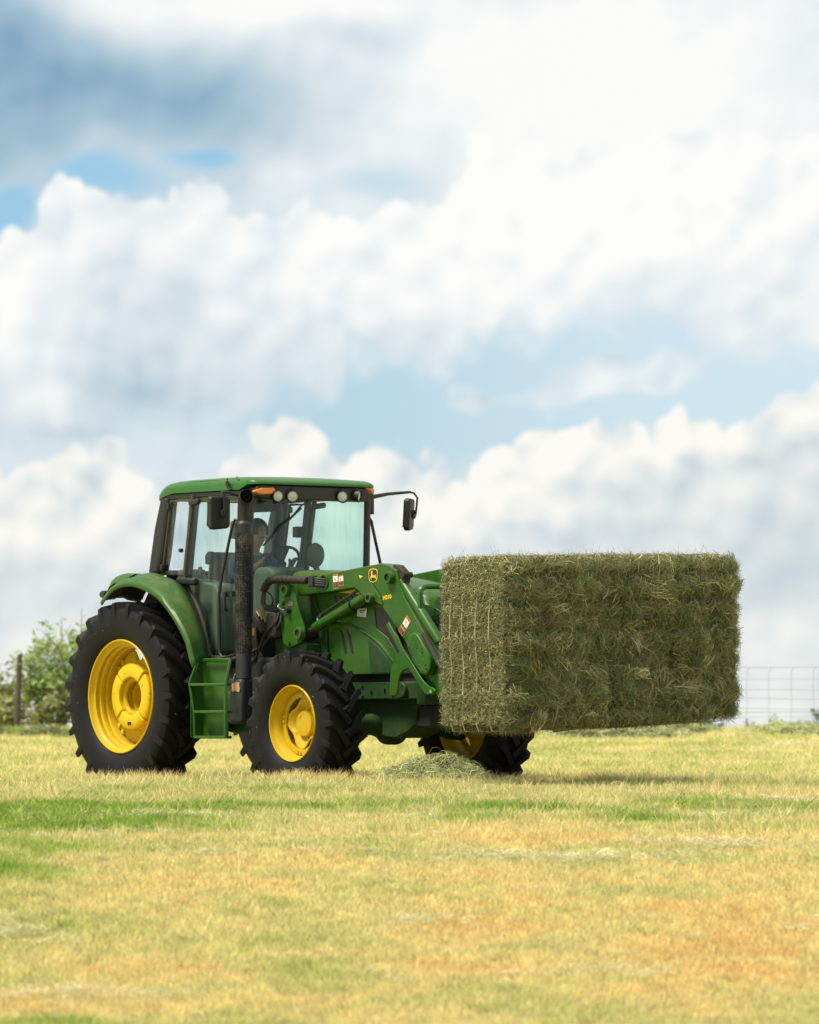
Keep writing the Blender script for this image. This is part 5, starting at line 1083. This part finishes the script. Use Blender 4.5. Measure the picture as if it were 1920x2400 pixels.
    d = np.stack([r_.uniform(.1, .6, n), r_.normal(0, .5, n), r_.normal(-.5, .6, n)], 1)
    put(np.stack([np.full(n, xe-.01), y, z], 1), d, r_.uniform(.10, .22, n), np.tile([1., 0, 0], (n, 1)), np.abs(r_.normal(0, .03, n)), hay_colours(n, 0, tint*1.12), r_.uniform(.0028, .005, n))
    def flat(n, P, nrm, L0, L1, lift, light, ax, green=0):
        a = r_.uniform(0, 2*PI, n); d = np.zeros((n, 3)); d[:, ax[0]] = np.cos(a); d[:, ax[1]] = np.sin(a); d += np.array(nrm)*np.abs(r_.normal(0, .25, (n, 1)))
        put(P, d, r_.uniform(L0, L1, n), np.tile(np.array(nrm, float), (n, 1)), np.abs(r_.normal(0, lift, n)), hay_colours(n, green, light*tint), r_.uniform(.0028, .0058, n))
    for side in (-1, 1):
        if (c == 0 and side < 0) or (c == 6 and side > 0):              # the long side, cut stubble
            n = 5200 if side < 0 else 2600; xx = r_.uniform(-xe+.02, xe, n); z = r_.uniform(0, 1, n)*h; f = z/h
            yy = side*(BW/2-.006+.022*np.sin(PI*f)*np.abs(np.sin(PI*(2*f+.5)))+.010)
            flat(n, np.stack([xx, yy, z], 1), (0, side, 0), .025, .085, .014, 1.12, (0, 2))
            n = 260; xx = r_.uniform(-xe, xe, n); z = h*r_.choice([.02, .5, .98, .25, .75], n); d = np.stack([r_.normal(0, .5, n), np.full(n, side*.6), r_.normal(-.2, .6, n)], 1)
            put(np.stack([xx, np.full(n, side*(BW/2)), z], 1), d, r_.uniform(.06, .15, n), np.tile([0, side, 0.], (n, 1)), np.abs(r_.normal(0, .02, n)), hay_colours(n, 0, 1.1), r_.uniform(.0028, .005, n))
    if l == 2:
        n = 1500; flat(n, np.stack([r_.uniform(-xe, xe, n), r_.uniform(-BW/2, BW/2, n), h+.018+r_.uniform(-.01, .015, n)], 1), (0, 0, 1), .04, .14, .014, 1.15, (0, 1))
        n = 26; d = np.stack([r_.normal(0, .6, n), r_.normal(0, .6, n), np.full(n, .6)], 1); put(np.stack([r_.uniform(-xe, xe, n), r_.uniform(-BW/2, BW/2, n), np.full(n, h+.03)], 1), d, r_.uniform(.07, .19, n), np.tile([0, 0, 1.], (n, 1)), np.abs(r_.normal(0, .04, n)), hay_colours(n, .2, 1.1), r_.uniform(.0022, .0036, n))
    if l == 0:
        n = 700; flat(n, np.stack([r_.uniform(-xe, xe, n), r_.uniform(-BW/2, BW/2, n), np.full(n, sag*.8)], 1), (0, 0, -1), .05, .15, .025, .9, (0, 1))
        n = 110 if c > 1 else 260; d = np.stack([r_.normal(.2, .5, n), r_.normal(0, .5, n), r_.uniform(-1, -.2, n)], 1); put(np.stack([xe-.03-np.abs(r_.normal(0, .05, n)), r_.uniform(-BW/2, BW/2, n), np.full(n, sag+.01)], 1), d, r_.uniform(.08, .20, n), np.tile([.4, 0, -.6], (n, 1)), np.abs(r_.normal(0, .02, n)), hay_colours(n, 0, 1.0), r_.uniform(.0028, .005, n))
    if c == 0:                                                         # ragged front corner and the rear edge
        n = 420; z = r_.uniform(0, 1, n)*h; d = np.stack([r_.normal(.2, .6, n), r_.normal(-.4, .5, n), r_.normal(-.2, .6, n)], 1)
        put(np.stack([np.full(n, xe-.03), np.full(n, -BW/2+.01), z], 1), d, r_.uniform(.06, .15, n), np.tile([.6, -.6, 0], (n, 1)), np.abs(r_.normal(0, .02, n)), hay_colours(n, 0, 1.12), r_.uniform(.0028, .005, n))
        n = 160; z = r_.uniform(0, 1, n)*h; d = np.stack([r_.normal(-.5, .4, n), r_.normal(-.3, .4, n), r_.normal(0, .6, n)], 1)
        put(np.stack([np.full(n, -xe+.02), np.full(n, -BW/2), z], 1), d, r_.uniform(.05, .13, n), np.tile([-.6, -.5, 0], (n, 1)), np.abs(r_.normal(0, .02, n)), hay_colours(n, 0, 1.12), r_.uniform(.0026, .0045, n))
    if c == 6:
        n = 260; z = h*r_.choice([.05, .12, .4, .5, .62, .9], n)+r_.normal(0, .02, n); d = np.stack([r_.normal(.3, .5, n), r_.normal(.5, .5, n), r_.normal(-.5, .5, n)], 1)
        put(np.stack([np.full(n, xe-.02), np.full(n, BW/2), z], 1), d, r_.uniform(.07, .16, n), np.tile([.5, .6, 0], (n, 1)), np.abs(r_.normal(0, .03, n)), hay_colours(n, .3, 1), r_.uniform(.0026, .0045, n))
    me = strand_mesh('strands', np.concatenate(R_), np.concatenate(T_), np.concatenate(Bd), np.concatenate(W_), M['hay'], np.concatenate(F_), 3, np.concatenate(C_).astype(np.float32))
    so = bpy.data.objects.new('loose_strands', me); COL.objects.link(so); so.parent = o; tag(so, kind='stuff')
    for f in (.25, .75):                                               # two lengths of blue twine round the bale
        zz = f*h; k = BW/2+.004 if c in (0, 6) else BW/2-.02
        tw = [(-xe+.02, -k, zz), (xe-.02, -k, zz+.004), (xe+.012, -k*.8, zz), (xe+.015, 0, zz-.003), (xe+.012, k*.8, zz), (xe-.02, k, zz), (-xe+.02, k, zz)]
        obj('twine', MB().tube(tw, .0035, 5), M['twine'], o)
        if c == 0: (obj('twine_knot', MB().tube([(xe-.075, -k-.026, zz-.006), (xe-.045, -k-.030, zz+.004), (xe-.03, -k-.026, zz-.010)], [.006, .010, .005], 6), M['twine'], o) if (l*2+int(f > .5)) in (1, 3, 4) else None)
for c in range(7):
    for l in range(3): build_bale(c, l)
for i, (x, nm) in enumerate([(4.935, 'closest to the tractor'), (5.095, 'second from the tractor'), (5.275, 'third from the tractor'), (5.455, 'farthest from the tractor')]):
    y0, y1, zb, zt = -1.272, 1.270, .53, 1.99
    p = [(0, y0+.02, zb), (0, y0, zb+.05), (.006, y0-.012, .85), (.012, y0-.004, 1.05), (-.004, y0-.016, 1.3), (-.006, y0-.010, 1.5), (-.002, y0+.012, 1.72), (0, y0+.02, zt-.06), (0, y0+.05, zt-.01), (0, 0, zt+.02), (0, y1-.05, zt+.05), (0, y1, zt), (0, y1, zb+.16), (0, y1-.03, zb+.09), (0, 0, zb+.03), (0, y0+.02, zb)]
    s_ = obj('bale_strap', MB().tube([(a, b, q-.5) for a, b, q in p], .0048, 6), M['strap'], None)
    s_.location = world((x, 0, .5)); s_.rotation_euler = (0, 0, HEAD); tag(s_, 'pale vertical strap round the hay stack, %s' % nm, 'strap', 'straps round the hay stack')

# ------------------------------------------------------------------ heaps of loose hay
def heap(x, y, rx, ry, h, n, label, light=1.0, name='hay_heap', wid=(.003, .006), seed=1, grp=None):
    r_ = np.random.default_rng(seed); z0 = float(ground_z(x, y))
    def H(u, v):
        q = np.clip(1-(u*u+v*v), 0, 1); return h*(q**.9)*(1+.28*wavy(u*rx, v*ry, .45, seed, 3))
    mb = MB(); rows = []
    for i in range(15):
        r = i/14
        rows.append([(rx*r*.96*math.cos(a), ry*r*.96*math.sin(a), max(-.03, .92*float(H(np.array([r*math.cos(a)]), np.array([r*math.sin(a)]))[0])-.02)+float(ground_z(x+rx*r*math.cos(a), y+ry*r*math.sin(a)))-z0) for a in np.linspace(0, 2*PI, 33)])
    mb.grid(rows); o = obj(name, mb, M['haycore'], None, auto=180); o.location = (x, y, z0); tag(o, label, 'hay heap', grp)
    a = r_.uniform(0, 2*PI, n); r = np.sqrt(r_.uniform(0, 1.15, n)); r = np.where(r_.uniform(0, 1, n) < .10, r*r_.uniform(1, 1.9, n), r); u = r*np.cos(a); v = r*np.sin(a)
    z = H(u, v)+ground_z(x+u*rx, y+v*ry)-z0; b = r_.uniform(0, 2*PI, n); L = r_.uniform(.06, .20, n)
    nrm = np.stack([u*h/rx*1.4, v*h/ry*1.4, np.full(n, .8)], 1); nrm /= np.linalg.norm(nrm, axis=1, keepdims=True)
    d = np.stack([np.cos(b), np.sin(b), r_.normal(0, .2, n)], 1); d -= nrm*(d*nrm).sum(1, keepdims=True)*.85
    P = np.stack([u*rx, v*ry, z+.008], 1); rt = P-d*L[:, None]*.5; tp = P+d*L[:, None]*.5+nrm*np.abs(r_.normal(0, .022, n))[:, None]
    bend = r_.normal(0, .16, (n, 3))*L[:, None]+nrm*r_.uniform(-.004, .02, (n, 1))
    col = hay_colours(n, .15, 1.0)*np.array([1.12, 1.18, 1.15])*light
    me = strand_mesh('strands', rt, tp, bend, r_.uniform(*wid, n), M['hay'], nrm+r_.normal(0, .5, (n, 3)), 3, np.clip(col, 0, 1).astype(np.float32))
    s_ = bpy.data.objects.new('loose_strands', me); COL.objects.link(s_); s_.parent = o; tag(s_, kind='stuff')
heap(.22, 46.6, .57, .42, .205, 5800, 'loose heap of pale hay on the ground before the far front wheel', 1.5, seed=3)
G_ = 'low mounds of raked hay'
heap(5.05, 71.5, .75, .5, .15, 2200, 'low hay mound by the wire fence at the right edge', 1.9, seed=4, wid=(.004, .009), grp=G_)
heap(2.7, 70.0, 1.1, .5, .16, 2200, 'long low hay mound seen under the hay stack', 1.6, seed=5, wid=(.004, .009), grp=G_)
heap(-4.75, 71.0, .38, .35, .13, 1200, 'small green hay mound beside the fence post and shrubs', .95, seed=6, wid=(.004, .009), grp=G_)
heap(3.65, 72.0, .6, .4, .14, 1500, 'low hay mound between the hay stack and the fence', 1.7, seed=8, wid=(.004, .009), grp=G_)
heap(-5.5, 71.0, .35, .35, .16, 1200, 'green hay mound below the shrubs at the left edge', .9, seed=9, wid=(.004, .009), grp=G_)

# ------------------------------------------------------------------ wire fence
FY = 75.0
fz = lambda x: float(ground_z(x, FY))
fence = empty('wire_fence', (0, FY, .47), 0, 'woven wire fence with square openings along the far edge of the field', 'fence')
X0, X1 = -7.0, 7.2
for i, z in enumerate((1.40, 1.235, 1.085, .965, .83, .785, .71, .60)):
    pts = [(x, .006*math.sin(x*1.7+i), z-.47+.006*math.sin(x*2.3+i*1.3)-.004*(x-5)) for x in np.linspace(X0 if i == 0 else -3.4, X1, 60)]
    obj('line_wire', MB().tube(pts, .0045 if i in (0, 3, 5) else .0032, 5, caps=False), M['wire'], fence)
stay = None; xx = -3.3
while xx < X1:
    if stay is None:
        stay = obj('stay_wire', MB().tube([(.03, 0, .93), (.004, 0, .86), (-.005, 0, .62), (.006, 0, .45), (-.004, 0, .25), (0, 0, .05)], .0030, 5, caps=False), M['wire'], fence); s_ = stay
    else: s_ = stay.copy(); COL.objects.link(s_); s_.parent = fence
    s_.location = (xx, .008*math.sin(xx*3), .004*math.sin(xx*5)); xx += .3055
post = obj('fence_post', MB().tube([(-.03, 0, -.25), (-.02, 0, .2), (-.006, 0, .6), (.012, 0, 1.0), (.018, 0, 1.11)], [.046, .045, .041, .039, .030], 9), M['wood'], fence); post.location = (-5.385, .05, 0)

# ------------------------------------------------------------------ shrubs and weeds
def shrub(name, x, y, h, w, stems, leaves, label, cat, pal, lean=0.0, seed=0, leaf=(.06, .13), grp=None, bare=.1, crown=.5):
    r_ = np.random.default_rng(seed); z0 = float(ground_z(x, y))
    root = empty(name, (x, y, z0), 0, label, cat, grp)
    st = MB(); tw = []
    for i in range(stems):
        a = r_.uniform(0, 2*PI); rr = w*np.sqrt(r_.uniform(.02, 1)); hh = h*r_.uniform(.55, 1.0)*(1-.25*(rr/w)); tx, ty = rr*math.cos(a)+lean*hh, rr*math.sin(a)*.8
        p = [np.array((tx*.12, ty*.12, -.03))]
        for k in range(1, 6): f = k/5; p.append(np.array((tx*(f**.8), ty*(f**.8), hh*f))+r_.normal(0, .035, 3)*h*f)
        st.tube(p, [max(.004, .013*h*(1-.17*k)) for k in range(6)], 6); tw.append(p)
        for k in (2, 3, 4):
            for q in range(2):
                d = r_.normal(0, 1, 3); d[2] = abs(d[2])*.6+.1; d /= np.linalg.norm(d); L = h*r_.uniform(.10, .22); e = p[k]+d*L
                st.tube([p[k], p[k]+d*L*.5+r_.normal(0, .02, 3), e], [.006*h, .004*h, .002], 5); tw.append([p[k], e])
    obj('stems', st, M['bark'], root)
    m = leaves; k = r_.integers(0, len(tw), m); P = np.empty((m, 3))
    for i in range(m):
        t_ = tw[k[i]]; f = r_.uniform(bare if len(t_) > 2 else 0, 1); g = f*(len(t_)-1); j = min(int(g), len(t_)-2); P[i] = t_[j]+(t_[j+1]-t_[j])*(g-j)
    P += r_.normal(0, .030*h+.012, (m, 3)); P[:, 2] = np.maximum(P[:, 2], .02)
    d = r_.normal(0, 1, (m, 3)); d[:, 2] = d[:, 2]*.6-.15; d /= np.linalg.norm(d, axis=1, keepdims=True); L = r_.uniform(*leaf, m)
    pal = np.array(pal); col = pal[r_.integers(0, len(pal), m)]*r_.uniform(.75, 1.25, (m, 1))
    me = strand_mesh('leaves', P, P+d*L[:, None], r_.normal(0, .1, (m, 3))*L[:, None], L*.42, M['leaf'], r_.normal(0, 1, (m, 3)), 2, np.clip(col, 0, 1).astype(np.float32))
    lo = bpy.data.objects.new('foliage', me); COL.objects.link(lo); lo.parent = root
LG = [(.36,.46,.15), (.30,.40,.13), (.44,.50,.22), (.24,.33,.09)]
OL = [(.33,.36,.13), (.27,.30,.10), (.38,.36,.15), (.30,.26,.13)]
shrub('shrub', -4.95, 77.0, 2.05, .75, 10, 2700, 'tall feathery light green shrub behind the fence post at left', 'shrub', LG, seed=21, grp='shrubs along the fence')
shrub('shrub', -5.75, 77.3, 1.15, .55, 7, 1500, 'lower olive shrub cut by the left edge, behind the fence', 'shrub', OL, seed=22, grp='shrubs along the fence')
shrub('shrub', -4.15, 77.4, 1.75, .55, 7, 1900, 'light green shrub partly behind the big rear tyre', 'shrub', LG, seed=23, grp='shrubs along the fence')
shrub('shrub', -5.35, 76.2, .75, .75, 9, 1500, 'dense low olive bush at the foot of the fence post', 'shrub', OL, seed=24, grp='shrubs along the fence')
shrub('shrub', -4.45, 76.4, .85, .6, 9, 1400, 'dense low olive bush beside the rear tyre', 'shrub', OL, seed=27, grp='shrubs along the fence')
shrub('shrub', 4.05, 75.8, .30, .42, 10, 900, 'low dark green bush under the right end of the stack', 'shrub', [(.05,.09,.03), (.07,.11,.035), (.09,.12,.05)], seed=25, leaf=(.03, .06))
shrub('weed', 5.05, 75.4, .30, .13, 5, 240, 'small green weed by the fence right of the hay stack', 'weed', LG, seed=26, leaf=(.03, .06), lean=.3)
shrub('weed', 5.72, 75.3, .48, .16, 6, 260, 'green weed growing against the fence at the right edge', 'weed', [(.05,.10,.03), (.08,.13,.04)], seed=28, leaf=(.03, .07))
shrub('dry_weed', 4.72, 75.4, .28, .11, 9, 60, 'dry brown weed stalks by the fence', 'weed', [(.25,.17,.08), (.20,.14,.07)], seed=29, leaf=(.015, .03))
